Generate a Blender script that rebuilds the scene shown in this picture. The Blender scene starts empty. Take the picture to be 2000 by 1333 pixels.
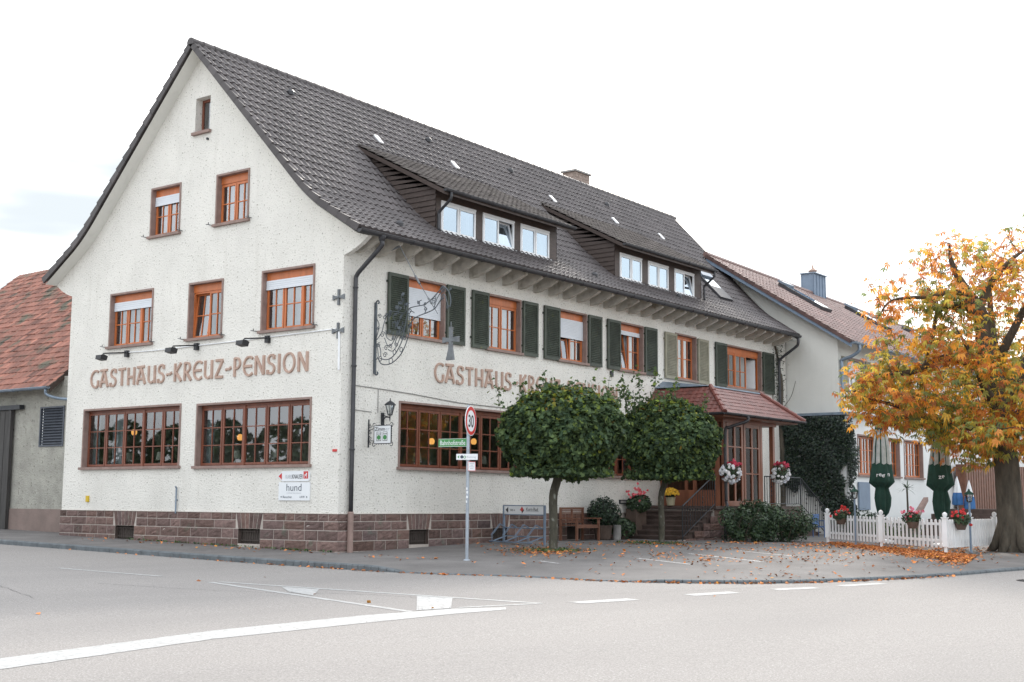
import bpy, math, random
import numpy as np
from mathutils import Vector, Matrix
from mathutils.geometry import tessellate_polygon, delaunay_2d_cdt
R = math.radians
rng = np.random.default_rng(7)
random.seed(7)
S = bpy.context.scene
COL = S.collection
# ------------------------------------------------------------------ camera
cam = bpy.data.cameras.new('camera'); camo = bpy.data.objects.new('camera', cam); COL.objects.link(camo)
YAW, PIT, ROL = 0.64976674, 0.12437831, 0.00688911
f_ = Vector((-math.sin(YAW)*math.cos(PIT), math.cos(YAW)*math.cos(PIT), math.sin(PIT)))
r0 = Vector((math.cos(YAW), math.sin(YAW), 0)); u0 = r0.cross(f_)
r_ = math.cos(ROL)*r0+math.sin(ROL)*u0; u_ = -math.sin(ROL)*r0+math.cos(ROL)*u0
CAM = Vector((21.748, -21.912, 1.1945))
camo.matrix_world = Matrix(((r_.x, u_.x, -f_.x, CAM.x), (r_.y, u_.y, -f_.y, CAM.y), (r_.z, u_.z, -f_.z, CAM.z), (0, 0, 0, 1)))
cam.sensor_width = 36; cam.lens = 2521.38/2000*36; cam.clip_end = 5000; cam.clip_start = .1
S.camera = camo
# ------------------------------------------------------------------ world and sun (hazy bright sky, soft sun behind the roofs)
SUN = Vector((-.42, .78, .53)).normalized()
EL = math.asin(SUN.z); AZ = math.atan2(SUN.x, SUN.y)
W = bpy.data.worlds.new('World'); S.world = W; W.use_nodes = True
nt = W.node_tree; nt.nodes.clear()
def wn(t, **k):
    n = nt.nodes.new(t)
    for a, b in k.items(): setattr(n, a, b)
    return n
sky = wn('ShaderNodeTexSky', sky_type='NISHITA', sun_disc=False, sun_elevation=EL, sun_rotation=AZ, dust_density=3.0, air_density=1.2)
tc = wn('ShaderNodeTexCoord'); mp = wn('ShaderNodeMapping'); mp.inputs['Scale'].default_value = (1.2, 1.2, 5.0)
mp.inputs['Location'].default_value = (.35, .2, .1)
nz = wn('ShaderNodeTexNoise'); nz.inputs['Scale'].default_value = 1.6; nz.inputs['Detail'].default_value = 5; nz.inputs['Roughness'].default_value = .5
rp = wn('ShaderNodeValToRGB'); rp.color_ramp.elements[0].position = .36; rp.color_ramp.elements[0].color = (.5, .5, .5, 1); rp.color_ramp.elements[1].position = .60; rp.color_ramp.elements[1].color = (1, 1, 1, 1)
mx = wn('ShaderNodeMix', data_type='RGBA'); mx.inputs['B'].default_value = (7.6, 7.85, 8.1, 1)
bg = wn('ShaderNodeBackground'); bg.inputs['Strength'].default_value = .135
wo = wn('ShaderNodeOutputWorld')
L = nt.links.new
L(tc.outputs['Generated'], mp.inputs['Vector']); L(mp.outputs['Vector'], nz.inputs['Vector']); L(nz.outputs['Fac'], rp.inputs['Fac'])
L(rp.outputs['Color'], mx.inputs['Factor']); L(sky.outputs['Color'], mx.inputs['A']); # greyer cloud bank towards the west (left of the roofs)
dt = wn('ShaderNodeVectorMath', operation='DOT_PRODUCT'); dt.inputs[1].default_value = Vector((-.90, .42, .12)).normalized(); L(tc.outputs['Generated'], dt.inputs[0])
mk = wn('ShaderNodeMapRange', interpolation_type='SMOOTHSTEP'); mk.inputs['From Min'].default_value = .80; mk.inputs['From Max'].default_value = .97; L(dt.outputs['Value'], mk.inputs['Value'])
mp2 = wn('ShaderNodeMapping'); mp2.inputs['Scale'].default_value = (1.6, 1.6, 8.0); mp2.inputs['Location'].default_value = (.1, .7, .35); L(tc.outputs['Generated'], mp2.inputs['Vector'])
nz2 = wn('ShaderNodeTexNoise'); nz2.inputs['Scale'].default_value = 1.7; nz2.inputs['Detail'].default_value = 4; L(mp2.outputs['Vector'], nz2.inputs['Vector'])
m2 = wn('ShaderNodeMapRange', interpolation_type='SMOOTHSTEP'); m2.inputs['From Min'].default_value = .42; m2.inputs['From Max'].default_value = .62; L(nz2.outputs['Fac'], m2.inputs['Value'])
mu = wn('ShaderNodeMath', operation='MULTIPLY'); L(mk.outputs['Result'], mu.inputs[0]); L(m2.outputs['Result'], mu.inputs[1])
mx2 = wn('ShaderNodeMix', data_type='RGBA'); mx2.inputs['B'].default_value = (3.15, 3.42, 3.6, 1); L(mu.outputs['Value'], mx2.inputs['Factor']); L(mx.outputs['Result'], mx2.inputs['A'])
L(mx2.outputs['Result'], bg.inputs['Color']); L(bg.outputs['Background'], wo.inputs['Surface'])
sl = bpy.data.lights.new('sun', 'SUN'); sl.energy = 1.45; sl.angle = R(10); sl.color = (1, .94, .86)
so = bpy.data.objects.new('sun', sl); COL.objects.link(so); so.rotation_euler = (-SUN).to_track_quat('-Z', 'Y').to_euler(); so.location = (-20, 60, 60)
S.view_settings.view_transform = 'Standard'; S.view_settings.look = 'None'; S.view_settings.gamma = 1
S.view_settings.exposure = 1.03
S.cycles.max_bounces = 8; S.cycles.transparent_max_bounces = 16

# ------------------------------------------------------------------ materials
def mat(name, col, rough=.7, var=.0, vscale=3., bump=0., bscale=40., metal=0., tint=False, col2=None, spots=None, spec=.5, detail=4, stretch=None, subsurf=0., coat=0., bdist=.02, trans=0., streak=None):
    m = bpy.data.materials.new(name); m.use_nodes = True; t = m.node_tree; N = t.nodes; b = N['Principled BSDF']; lk = t.links.new
    b.inputs['Roughness'].default_value = rough; b.inputs['Metallic'].default_value = metal; b.inputs['Specular IOR Level'].default_value = spec
    b.inputs['Coat Weight'].default_value = coat
    c4 = (*col, 1); b.inputs['Base Color'].default_value = c4
    co = N.new('ShaderNodeTexCoord'); vec = co.outputs['Object']
    if stretch:
        mpn = N.new('ShaderNodeMapping'); mpn.inputs['Scale'].default_value = stretch; lk(vec, mpn.inputs['Vector']); vec = mpn.outputs['Vector']
    src = None
    if var or col2:
        n = N.new('ShaderNodeTexNoise'); n.inputs['Scale'].default_value = vscale; n.inputs['Detail'].default_value = detail; n.inputs['Roughness'].default_value = .62; lk(vec, n.inputs['Vector'])
        rr = N.new('ShaderNodeValToRGB'); rr.color_ramp.elements[0].position = .32; rr.color_ramp.elements[1].position = .68
        a = [c*(1-var) for c in col]; bb = [min(1, c*(1+var)) for c in col] if col2 is None else col2
        rr.color_ramp.elements[0].color = (*a, 1); rr.color_ramp.elements[1].color = (*bb, 1); lk(n.outputs['Fac'], rr.inputs['Fac']); src = rr.outputs['Color']
    if spots:   # (colour, scale, threshold lo, hi)
        n = N.new('ShaderNodeTexNoise'); n.inputs['Scale'].default_value = spots[1]; n.inputs['Detail'].default_value = 3; lk(vec, n.inputs['Vector'])
        rr = N.new('ShaderNodeMapRange'); rr.inputs['From Min'].default_value = spots[2]; rr.inputs['From Max'].default_value = spots[3]; lk(n.outputs['Fac'], rr.inputs['Value'])
        x = N.new('ShaderNodeMix'); x.data_type = 'RGBA'; lk(rr.outputs['Result'], x.inputs['Factor'])
        if src: lk(src, x.inputs['A'])
        else: x.inputs['A'].default_value = c4
        x.inputs['B'].default_value = (*spots[0], 1); src = x.outputs['Result']
    if streak:   # rain streaks: noise drawn out downwards
        mps = N.new('ShaderNodeMapping'); mps.inputs['Scale'].default_value = streak[1]; lk(co.outputs['Object'], mps.inputs['Vector'])
        n = N.new('ShaderNodeTexNoise'); n.inputs['Scale'].default_value = 1.; n.inputs['Detail'].default_value = 5; lk(mps.outputs['Vector'], n.inputs['Vector'])
        rr = N.new('ShaderNodeMapRange'); rr.inputs['From Min'].default_value = streak[2]; rr.inputs['From Max'].default_value = streak[3]; rr.inputs['To Max'].default_value = streak[4]; lk(n.outputs['Fac'], rr.inputs['Value'])
        x = N.new('ShaderNodeMix'); x.data_type = 'RGBA'; lk(rr.outputs['Result'], x.inputs['Factor']); lk(src, x.inputs['A']); x.inputs['B'].default_value = (*streak[0], 1); src = x.outputs['Result']
    if tint:
        at = N.new('ShaderNodeAttribute'); at.attribute_name = 'tint'
        x = N.new('ShaderNodeMix'); x.data_type = 'RGBA'; x.blend_type = 'MULTIPLY'; x.inputs['Factor'].default_value = 1
        if src: lk(src, x.inputs['A'])
        else: x.inputs['A'].default_value = c4
        lk(at.outputs['Color'], x.inputs['B']); src = x.outputs['Result']
    if src: lk(src, b.inputs['Base Color'])
    if bump:
        n = N.new('ShaderNodeTexNoise'); n.inputs['Scale'].default_value = bscale; n.inputs['Detail'].default_value = 3; lk(vec, n.inputs['Vector'])
        bn = N.new('ShaderNodeBump'); bn.inputs['Strength'].default_value = bump; bn.inputs['Distance'].default_value = bdist; lk(n.outputs['Fac'], bn.inputs['Height']); lk(bn.outputs['Normal'], b.inputs['Normal'])
    if trans:   # thin leaf / cloth: part of the light passes through
        tr = N.new('ShaderNodeBsdfTranslucent'); ms = N.new('ShaderNodeMixShader'); ms.inputs[0].default_value = trans
        if src: lk(src, tr.inputs['Color'])
        else: tr.inputs['Color'].default_value = c4
        out = N['Material Output']; lk(b.outputs[0], ms.inputs[1]); lk(tr.outputs[0], ms.inputs[2]); lk(ms.outputs[0], out.inputs['Surface'])
    return m
def emis(name, col, st):
    m = bpy.data.materials.new(name); m.use_nodes = True; b = m.node_tree.nodes['Principled BSDF']
    b.inputs['Base Color'].default_value = (*col, 1); b.inputs['Emission Color'].default_value = (*col, 1); b.inputs['Emission Strength'].default_value = st
    return m
def glassmat(name, refl, tintc=(.9, .93, .92), rough=.015, gcol=(.95, .97, 1)):
    m = bpy.data.materials.new(name); m.use_nodes = True; t = m.node_tree; t.nodes.clear(); N = t.nodes; lk = t.links.new
    o = N.new('ShaderNodeOutputMaterial'); ms = N.new('ShaderNodeMixShader'); tr = N.new('ShaderNodeBsdfTransparent'); gl = N.new('ShaderNodeBsdfGlossy'); fr = N.new('ShaderNodeFresnel')
    fr.inputs['IOR'].default_value = 1.5; tr.inputs['Color'].default_value = (*tintc, 1); gl.inputs['Roughness'].default_value = rough; gl.inputs['Color'].default_value = (*gcol, 1)
    ad = N.new('ShaderNodeMath'); ad.operation = 'MULTIPLY_ADD'; ad.inputs[1].default_value = 1.0; ad.inputs[2].default_value = refl; ad.use_clamp = True
    nzg = N.new('ShaderNodeTexNoise'); nzg.inputs['Scale'].default_value = 1.3; bp = N.new('ShaderNodeBump'); bp.inputs['Strength'].default_value = .05; bp.inputs['Distance'].default_value = .012
    lk(nzg.outputs['Fac'], bp.inputs['Height']); lk(bp.outputs['Normal'], gl.inputs['Normal'])
    lk(fr.outputs[0], ad.inputs[0]); lk(ad.outputs[0], ms.inputs[0]); lk(tr.outputs[0], ms.inputs[1]); lk(gl.outputs[0], ms.inputs[2]); lk(ms.outputs[0], o.inputs['Surface'])
    return m
M = {}
M['plaster'] = mat('roughcast_plaster', (.735, .715, .665),   .95, .06, .7, .65, 22, spots=((.27, .255, .21), 22, .615, .685), bdist=.04, streak=((.47, .45, .39), (4., 4., .5), .54, .85, .30), spec=.2)
M['cream'] = mat('cream_plaster', (.74, .735, .69), .95, .05, .7, .35, 40, streak=((.5, .49, .43), (5., 5., .4), .55, .85, .3), spec=.2)
M['whitewall'] = mat('white_plaster', (.72, .73, .72), .95, .04, .7, .3, 40, spec=.2)
M['barnwall'] = mat('grey_roughcast', (.36, .35, .31), .95, .16, 2.2, 1., 22, spots=((.15, .145, .125), 9, .60, .74), spec=.2, bdist=.03)
M['barnbase'] = mat('barn_base', (.24, .185, .165), .95, .12, 2., .4, 30, spec=.2)
M['stone'] = mat('sandstone_trim', (.285, .205, .18), .9, .16, 4., .3, 60, spec=.25)
M['ashlar'] = mat('rock_faced_sandstone', (.165, .112, .100), .95, .22, 9., .8, 30, tint=True, spots=((.12, .13, .10), 3.1, .60, .80), spec=.2)
M['mortar'] = mat('mortar', (.46, .41, .37), .95, .12, 6., spec=.2)
M['orange'] = mat('orange_window_wood', (.50, .145, .043), .42, .14, 6., .1, 30, stretch=(1, 1, .25))
M['darkwood'] = mat('red_brown_window_wood', (.185, .058, .031), .42, .2, 6., .1, 30, stretch=(1, 1, .25))
M['cladding'] = mat('brown_boards', (.062, .043, .036), .6, .25, 5., .2, 30, stretch=(1, 1, 4))
M['tile'] = mat('brown_concrete_tile', (.082, .071, .071), .50, .18, 1.1, .25, 50, tint=True, spots=((.13, .115, .105), 7., .64, .8), spec=.4)
M['oldtile'] = mat('weathered_brown_tile', (.078, .068, .064), .9, .28, 1.6, .3, 50, tint=True, spots=((.13, .125, .10), 5., .6, .75), spec=.12)
M['redtile'] = mat('old_red_clay_tile', (.24, .098, .068), .8, .25, 1.3, .3, 30, tint=True, spots=((.085, .075, .05), 1.6, .54, .68))
M['porchtile'] = mat('red_porch_tile', (.155, .054, .043), .42, .15, 3., .15, 40, tint=True)
M['ntile'] = mat('reddish_brown_tile', (.185, .112, .098), .40, .2, 1.5, .2, 40, tint=True)
M['green'] = mat('dark_green_shutter', (.050, .061, .046), .6, .3, 2.5, .2, 30, spots=((.12, .13, .04), 6., .68, .80))
M['beige'] = mat('faded_beige_shutter', (.27, .255, .19), .7, .15, 3., .2, 30)
M['gutter'] = mat('dark_metal', (.040, .040, .045), .45, .25, 4.)
M['zinc'] = mat('zinc_metal', (.20, .25, .31), .4, .2, 3., metal=.35)
M['bluegrey'] = mat('blue_grey_paint', (.17, .225, .30), .6, .1, 3.)
M['white'] = mat('white_paint', (.78, .79, .80), .5, .04, 4.)
M['blind'] = mat('white_roller_blind', (.66, .69, .73), .55, .03, 3.)
M['rafter'] = mat('weathered_white_wood', (.50, .47, .42), .85, .18, 5., .2, 30, spots=((.2, .17, .12), 3., .62, .8))
M['glass'] = glassmat('window_glass', .20)
M['glassdark'] = glassmat('large_window_glass', .10, (.86, .9, .89))
M['glassporch'] = glassmat('porch_glass', -.07, (.72, .75, .73))
M['glassroof'] = glassmat('dormer_glass', .5, gcol=(.74, .84, .93))  # pale blue of the reflected sky put into the gloss tint
M['interior'] = mat('interior_wall', (.36, .33, .29), .9)
M['curtain'] = mat('pale_curtain', (.62, .66, .70), .9, .1, 6., trans=.4)
M['louvre'] = mat('dark_louvre', (.075, .085, .105), .6, .2, 5.)
M['forged'] = mat('weathered_forged_iron', (.085, .10, .115), .5, .3, 8., metal=.3)
M['oldsteel'] = mat('dull_steel', (.15, .16, .17), .5, .2, 6., metal=.5)
M['cellar'] = mat('cellar_boards', (.075, .060, .052), .85, .25, 6., stretch=(5, 5, 1))
M['iron'] = mat('black_wrought_iron', (.035, .038, .044), .5, .3, 8., metal=.3)
M['steel'] = mat('galvanised_steel', (.36, .40, .45), .42, .15, 6., metal=.5)
M['letter'] = mat('sandstone_coloured_letter', (.44, .305, .245), .8, .12, 5.)
M['asphalt'] = mat('road_asphalt', (.274, .256, .243), .9, .26, 38, .5, 90, spots=((.43, .415, .40), 60, .58, .66), detail=9, spec=.3, bdist=.008, streak=((.175, .168, .165), (.30, .10, .3), .44, .78, .38))
M['paveasph'] = mat('pavement_asphalt', (.158, .149, .144), .9, .22, .8, .5, 120, spots=((.25, .24, .235), 110, .58, .70), detail=8, spec=.3, bdist=.006)
M['kerb'] = mat('kerb_stone', (.12, .135, .145), .85, .25, 5., .4, 60)
M['tar'] = mat('road_tar', (.12, .115, .112), .8, .3, 20)
M['marking'] = mat('road_paint', (.42, .42, .415), .8, .18, 12., .3, 90, spots=((.30, .29, .28), 17, .575, .64), detail=8, streak=((.33, .32, .31), (1.3, .9, 1), .46, .8, .5))
M['faded'] = mat('worn_road_paint', (.48, .47, .46), .8, .2, 9., spots=((.2, .19, .19), 20, .5, .6))
M['bark'] = mat('bark', (.085, .072, .055), .95, .4, 5., 1., 14, stretch=(1, 1, .3), spots=((.2, .2, .17), 9, .66, .8), bdist=.04)
M['bark2'] = mat('lichen_bark', (.075, .070, .052), .95, .4, 7., .8, 25, stretch=(1, 1, .4), spots=((.30, .31, .27), 11, .6, .75))
M['leafg'] = mat('maple_leaf', (.074, .116, .052), .7, tint=True, trans=.32, spec=.3)
M['leafc'] = mat('chestnut_leaf', (.50, .275, .09), .6, tint=True, trans=.58)
M['leafi'] = mat('ivy_leaf', (.016, .032, .020), .5, tint=True, trans=.12)
M['leafs'] = mat('shrub_leaf', (.045, .080, .040), .45, tint=True, trans=.18)
M['litter'] = mat('fallen_leaf', (.46, .18, .06), .8, tint=True)
M['flower'] = mat('flower_petal', (.8, .8, .8), .6, tint=True, trans=.2)
M['step'] = mat('worn_stone_step', (.088, .062, .053), .9, .25, 4., .4, 30)
M['signwhite'] = mat('sign_white', (.76, .78, .80), .35, spec=.4)
M['signred'] = mat('sign_red', (.55, .035, .035), .35)
M['signgreen'] = mat('sign_green', (.06, .25, .075), .35)
M['black'] = mat('black_paint', (.016, .017, .020), .5)
M['navy'] = mat('sign_dark_blue', (.04, .06, .09), .5)
M['greytext'] = mat('sign_grey', (.42, .44, .47), .5)
M['parasol'] = mat('parasol_green_cloth', (.022, .068, .050), .85, .25, 3., .2, 20, trans=.15)
M['parasolw'] = mat('parasol_white_cloth', (.50, .52, .50), .85, .15, 5., trans=.15)
M['maroon'] = mat('parasol_maroon', (.12, .05, .05), .85)
M['blue'] = mat('parasol_blue_cloth', (.05, .16, .38), .8, .2, 4., trans=.1)
M['bluechair'] = mat('blue_chair', (.07, .15, .33), .5)
M['teak'] = mat('reddish_teak', (.17, .075, .045), .6, .25, 6., .2, 30)
M['wooddoor'] = mat('entrance_wood', (.23, .085, .045), .45, .2, 5., .1, 20, stretch=(1, 1, .2))
M['pot'] = mat('planter', (.10, .07, .055), .8, .2, 4.)
M['potw'] = mat('glazed_pot', (.42, .38, .26), .4, .1, 4.)
M['concrete'] = mat('concrete', (.30, .29, .28), .9, .2, 4., .3, 50)
M['brick'] = mat('chimney_brick', (.30, .235, .20), .9, .3, 9., .4, 30)
M['lamp'] = emis('lit_lamp_shade', (1, .46, .12), .55)
M['shade'] = mat('pale_lamp_shade', (.62, .62, .53), .8, trans=.3)
M['lantglass'] = glassmat('lantern_glass', .25)
M['barndoor'] = mat('barn_door', (.050, .047, .045), .7, .3, 4., stretch=(6, 6, .4))
M['yellow'] = mat('yellow_plastic', (.62, .42, .02), .5)

# ------------------------------------------------------------------ mesh helpers
class MB:
    def __init__(s): s.v = []; s.f = []; s.m = []; s.t = []
    def add(s, vs, fs, mi=0, tint=None):
        o = len(s.v); s.v += [tuple(map(float, q)) for q in vs]
        for q in fs: s.f.append(tuple(i+o for i in q)); s.m.append(mi); s.t.append(tint or (1, 1, 1))
        return s
    def box(s, a, b, mi=0, tint=None, T=None):
        x0, y0, z0 = a; x1, y1, z1 = b
        vs = [(x0, y0, z0), (x1, y0, z0), (x1, y1, z0), (x0, y1, z0), (x0, y0, z1), (x1, y0, z1), (x1, y1, z1), (x0, y1, z1)]
        if T: vs = [T(*q) for q in vs]
        return s.add(vs, [(0, 3, 2, 1), (4, 5, 6, 7), (0, 1, 5, 4), (1, 2, 6, 5), (2, 3, 7, 6), (3, 0, 4, 7)], mi, tint)
    def prism(s, pts, e0, e1, T, mi=0, tint=None):   # pts: 2D polygon (ccw), T(a, b, e) -> xyz
        n = len(pts); vs = [T(p[0], p[1], e0) for p in pts]+[T(p[0], p[1], e1) for p in pts]
        fs = [tuple(reversed(range(n))), tuple(range(n, 2*n))]+[(i, (i+1) % n, n+(i+1) % n, n+i) for i in range(n)]
        return s.add(vs, fs, mi, tint)
    def tube(s, pts, r, n=8, mi=0, caps=True, tint=None):
        pts = [Vector(p) for p in pts]; rs = r if isinstance(r, (list, tuple)) else [r]*len(pts)
        o = len(s.v); ref = None
        for i, p in enumerate(pts):
            d = (pts[min(i+1, len(pts)-1)]-pts[max(i-1, 0)])
            d = d.normalized() if d.length > 1e-9 else Vector((0, 0, 1))
            if ref is None: ref = Vector((1, 0, 0)) if abs(d.x) < .9 else Vector((0, 1, 0))
            a = (ref-d*ref.dot(d)).normalized(); b = d.cross(a); ref = a
            for k in range(n):
                t = 2*math.pi*k/n; s.v.append(tuple(p+(a*math.cos(t)+b*math.sin(t))*rs[i]))
        for i in range(len(pts)-1):
            for k in range(n):
                s.f.append((o+i*n+k, o+i*n+(k+1) % n, o+(i+1)*n+(k+1) % n, o+(i+1)*n+k)); s.m.append(mi); s.t.append(tint or (1, 1, 1))
        if caps:
            s.f.append(tuple(o+k for k in reversed(range(n)))); s.f.append(tuple(o+(len(pts)-1)*n+k for k in range(n))); s.m += [mi, mi]; s.t += [tint or (1, 1, 1)]*2
        return s
    def lathe(s, prof, c, n=12, mi=0, wob=None, tint=None):   # prof: (r, z)
        o = len(s.v)
        for i, (r, z) in enumerate(prof):
            for k in range(n):
                t = 2*math.pi*k/n; q = r*(wob(t, z) if wob else 1)
                s.v.append((c[0]+q*math.cos(t), c[1]+q*math.sin(t), c[2]+z))
        for i in range(len(prof)-1):
            for k in range(n):
                s.f.append((o+i*n+k, o+i*n+(k+1) % n, o+(i+1)*n+(k+1) % n, o+(i+1)*n+k)); s.m.append(mi); s.t.append(tint or (1, 1, 1))
        s.f.append(tuple(o+k for k in reversed(range(n)))); s.f.append(tuple(o+(len(prof)-1)*n+k for k in range(n))); s.m += [mi, mi]; s.t += [tint or (1, 1, 1)]*2
        return s
    def poly(s, outer, holes, T, mi=0):   # planar polygon with holes, T(a, b) -> xyz
        rings = [outer]+holes; tri = tessellate_polygon([[Vector((p[0], p[1], 0)) for p in q] for q in rings])
        flat = [p for q in rings for p in q]
        return s.add([T(*p) for p in flat], [tuple(t) for t in tri], mi)
WORLD = {}
def obj(name, mb, mats, parent=None, smooth=False, loc=None, arrays=None):
    me = bpy.data.meshes.new(name)
    base = Vector(WORLD[parent.name]) if parent else Vector(loc or (0, 0, 0))
    if arrays is not None:
        V, Fc, tints = arrays; V = np.asarray(V, float)-np.array(base)
        me.from_pydata(V.tolist(), [], Fc); ti = tints; mi = None
    else:
        me.from_pydata([(a-base.x, b-base.y, c-base.z) for a, b, c in mb.v], [], mb.f); ti = mb.t; mi = mb.m
    mats = mats if isinstance(mats, (list, tuple)) else [mats]
    for m in mats: me.materials.append(m)
    if mi is not None and len(mats) > 1: me.polygons.foreach_set('material_index', mi)
    if ti is not None and any('tint' in [n.attribute_name for n in m.node_tree.nodes if n.type == 'ATTRIBUTE'] for m in mats):
        at = me.attributes.new('tint', 'FLOAT_COLOR', 'FACE'); a = np.ones((len(me.polygons), 4)); a[:, :3] = np.asarray(ti); at.data.foreach_set('color', a.ravel())
    if smooth: me.polygons.foreach_set('use_smooth', [True]*len(me.polygons))
    me.update(); me.validate()
    o = bpy.data.objects.new(name, me); COL.objects.link(o)
    if parent: o.parent = parent; o.location = (0, 0, 0)
    else: o.location = base
    WORLD[o.name] = tuple(base)
    return o
def tag(o, label=None, cat=None, group=None, kind=None):
    if label: o['label'] = label
    if cat: o['category'] = cat
    if group: o['group'] = group
    if kind: o['kind'] = kind
    return o
def thing(name, loc, label, cat, group=None):
    o = bpy.data.objects.new(name, None); COL.objects.link(o); o.location = loc; o.empty_display_size = .3; WORLD[o.name] = tuple(loc)
    return tag(o, label, cat, group)
def dup(root, loc, label):
    def cp(o, par):
        c = o.copy(); COL.objects.link(c); c.parent = par; WORLD[c.name] = tuple(loc)
        for ch in list(o.children): cp(ch, c)
        return c
    r = cp(root, None); r.location = loc; r['label'] = label
    return r
def catmull(pts, n=6):
    P = [np.array(p, float) for p in pts]; P = [2*P[0]-P[1]]+P+[2*P[-1]-P[-2]]; out = []
    for i in range(1, len(P)-2):
        for k in range(n):
            t = k/n; a, b, c, d = P[i-1], P[i], P[i+1], P[i+2]
            out.append(.5*((2*b)+(c-a)*t+(2*a-5*b+4*c-d)*t*t+(3*b-a-3*c+d)*t**3))
    out.append(P[-2]); return [tuple(q) for q in out]
def spiral(cx, cz, r, turns, a0, n=16, sgn=1):
    return [(cx+r*(1-.8*i/n)*math.cos(a0+sgn*2*math.pi*turns*i/n), cz+r*(1-.8*i/n)*math.sin(a0+sgn*2*math.pi*turns*i/n)) for i in range(n+1)]
GX = lambda a, d, z: (a, d, z)            # gable wall: a = x, depth = +y
LX = lambda a, d, z: (-d, a, z)           # long wall: a = y, depth = -x

# ------------------------------------------------------------------ ground
def mm(t, k=.4): return np.where(np.asarray(t) > 5, t, k*np.log1p(np.exp(np.minimum(np.asarray(t, float), 5)/k)))
def ss(t): t = np.clip(t, 0, 1); return t*t*(3-2*t)
def P0(x, y):
    x = np.asarray(x, float); y = np.asarray(y, float)
    return .017*np.minimum(mm(-x), 60)+.12*ss(y/6)-.0115*np.minimum(mm(x), 13.5)-.006*np.clip(x-13.5, 0, 40)-.025*np.minimum(mm(-y), 3.4)-.004*np.clip(-y-3.4, 0, 60)
def RD(x, y): return P0(x, y)-.11
KP = [(-90, -2.45), (-40, -2.45), (-20, -2.45), (-10, -2.45), (-4, -2.46), (0, -2.45), (2, -2.43), (3.4, -2.42), (5, -2.2), (6.4, -1.72), (8.3, -1.5), (9.2, -1.2), (10.29, -.61), (11, .02), (11.61, .89), (12.18, 1.92), (12.77, 3.03), (13.3, 4.44), (13.68, 6.57), (13.95, 10), (14.1, 20), (14.2, 60), (14.2, 120)]
KS = np.array(catmull(KP, 8))
def kdist(x, y):
    x = np.atleast_1d(x); y = np.atleast_1d(y)
    d2 = (x[:, None]-KS[None, :, 0])**2+(y[:, None]-KS[None, :, 1])**2; i = d2.argmin(1)
    return np.sqrt(d2[np.arange(len(x)), i]), KS[i, 0], KS[i, 1]
def PV(x, y):     # pavement height, lowered where the kerb is dropped
    d, kx, ky = kdist(x, y)
    amt = np.where(kx < 3.2, 0, np.where(kx < 8.7, .095*ss((kx-3.2)/1.3), .055+.04*ss((9.6-kx)/.9)))
    return P0(np.atleast_1d(x), np.atleast_1d(y))-amt*(1-ss(d/1.6))
def pv(x, y): return float(PV(x, y)[0])
xs = np.concatenate([[-1500, -500, -200, -120], np.arange(-90, -20, 5), np.arange(-20, 26, .8), np.arange(26, 90, 6), [120, 200, 500, 1500]])
ys = np.concatenate([[-1500, -500, -200, -120, -90], np.arange(-80, -24, 6), np.arange(-24, 20, .8), np.arange(20, 120, 6), [150, 200, 500, 1500]])
X, Y = np.meshgrid(xs, ys); Z = RD(X, Y)
inside = (Y > 14) & (X < 13)
Z = np.where(inside, Z-.3, Z)
nx = len(xs); b = MB(); b.v = list(map(tuple, np.stack([X, Y, Z], -1).reshape(-1, 3)))
b.f = [(j*nx+i, j*nx+i+1, (j+1)*nx+i+1, (j+1)*nx+i) for j in range(len(ys)-1) for i in range(nx-1)]; b.m = [0]*len(b.f); b.t = [(1, 1, 1)]*len(b.f)
tag(obj('road', b, M['asphalt'], smooth=True), kind='structure')
# pavement and forecourt inside the kerb line
bnd = [tuple(q) for q in KS]; nb = len(bnd); pts = list(bnd)+[(-90, 120.)]
gxs = np.concatenate([np.arange(-80, -16, 8), np.arange(-16, 14.2, .7)]); gys = np.concatenate([np.arange(-2.2, 22, .7), np.arange(24, 118, 8)])
for gx in gxs:
    for gy in gys:
        d, kx, ky = kdist(gx, gy)
        i = np.argmin((KS[:, 0]-gx)**2+(KS[:, 1]-gy)**2); tvec = KS[min(i+1, nb-1)]-KS[max(i-1, 0)]
        side = tvec[0]*(gy-ky[0])-tvec[1]*(gx-kx[0])
        if side > 0 and d[0] > .25: pts.append((float(gx), float(gy)))
# second row along the kerb for the drop
for i in range(0, nb-1):
    t = KS[i+1]-KS[i]; n = np.array([-t[1], t[0]])/np.linalg.norm(t)
    q = KS[i]+n*.14; pts.append((float(q[0]), float(q[1])))
vs, es, fs, *_ = delaunay_2d_cdt([Vector(p) for p in pts], [], [list(range(nb+1))], 1, 1e-4)
vx = np.array([v.x for v in vs]); vy = np.array([v.y for v in vs])
b = MB(); b.add(np.stack([vx, vy, PV(vx, vy)], -1), [tuple(q) for q in fs])
tag(obj('pavement', b, M['paveasph'], smooth=True), kind='structure')
b = MB()
kk = [q for q in KS if -40 < q[0] and q[1] < 60]; seg = []
for i in range(len(kk)-1):      # kerb stones about 1 m long
    a, c = kk[i], kk[i+1]; n = max(1, int(round(np.linalg.norm(c-a)/1.0)))
    for k in range(n): seg.append((a+(c-a)*k/n, a+(c-a)*(k+1)/n))
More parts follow.
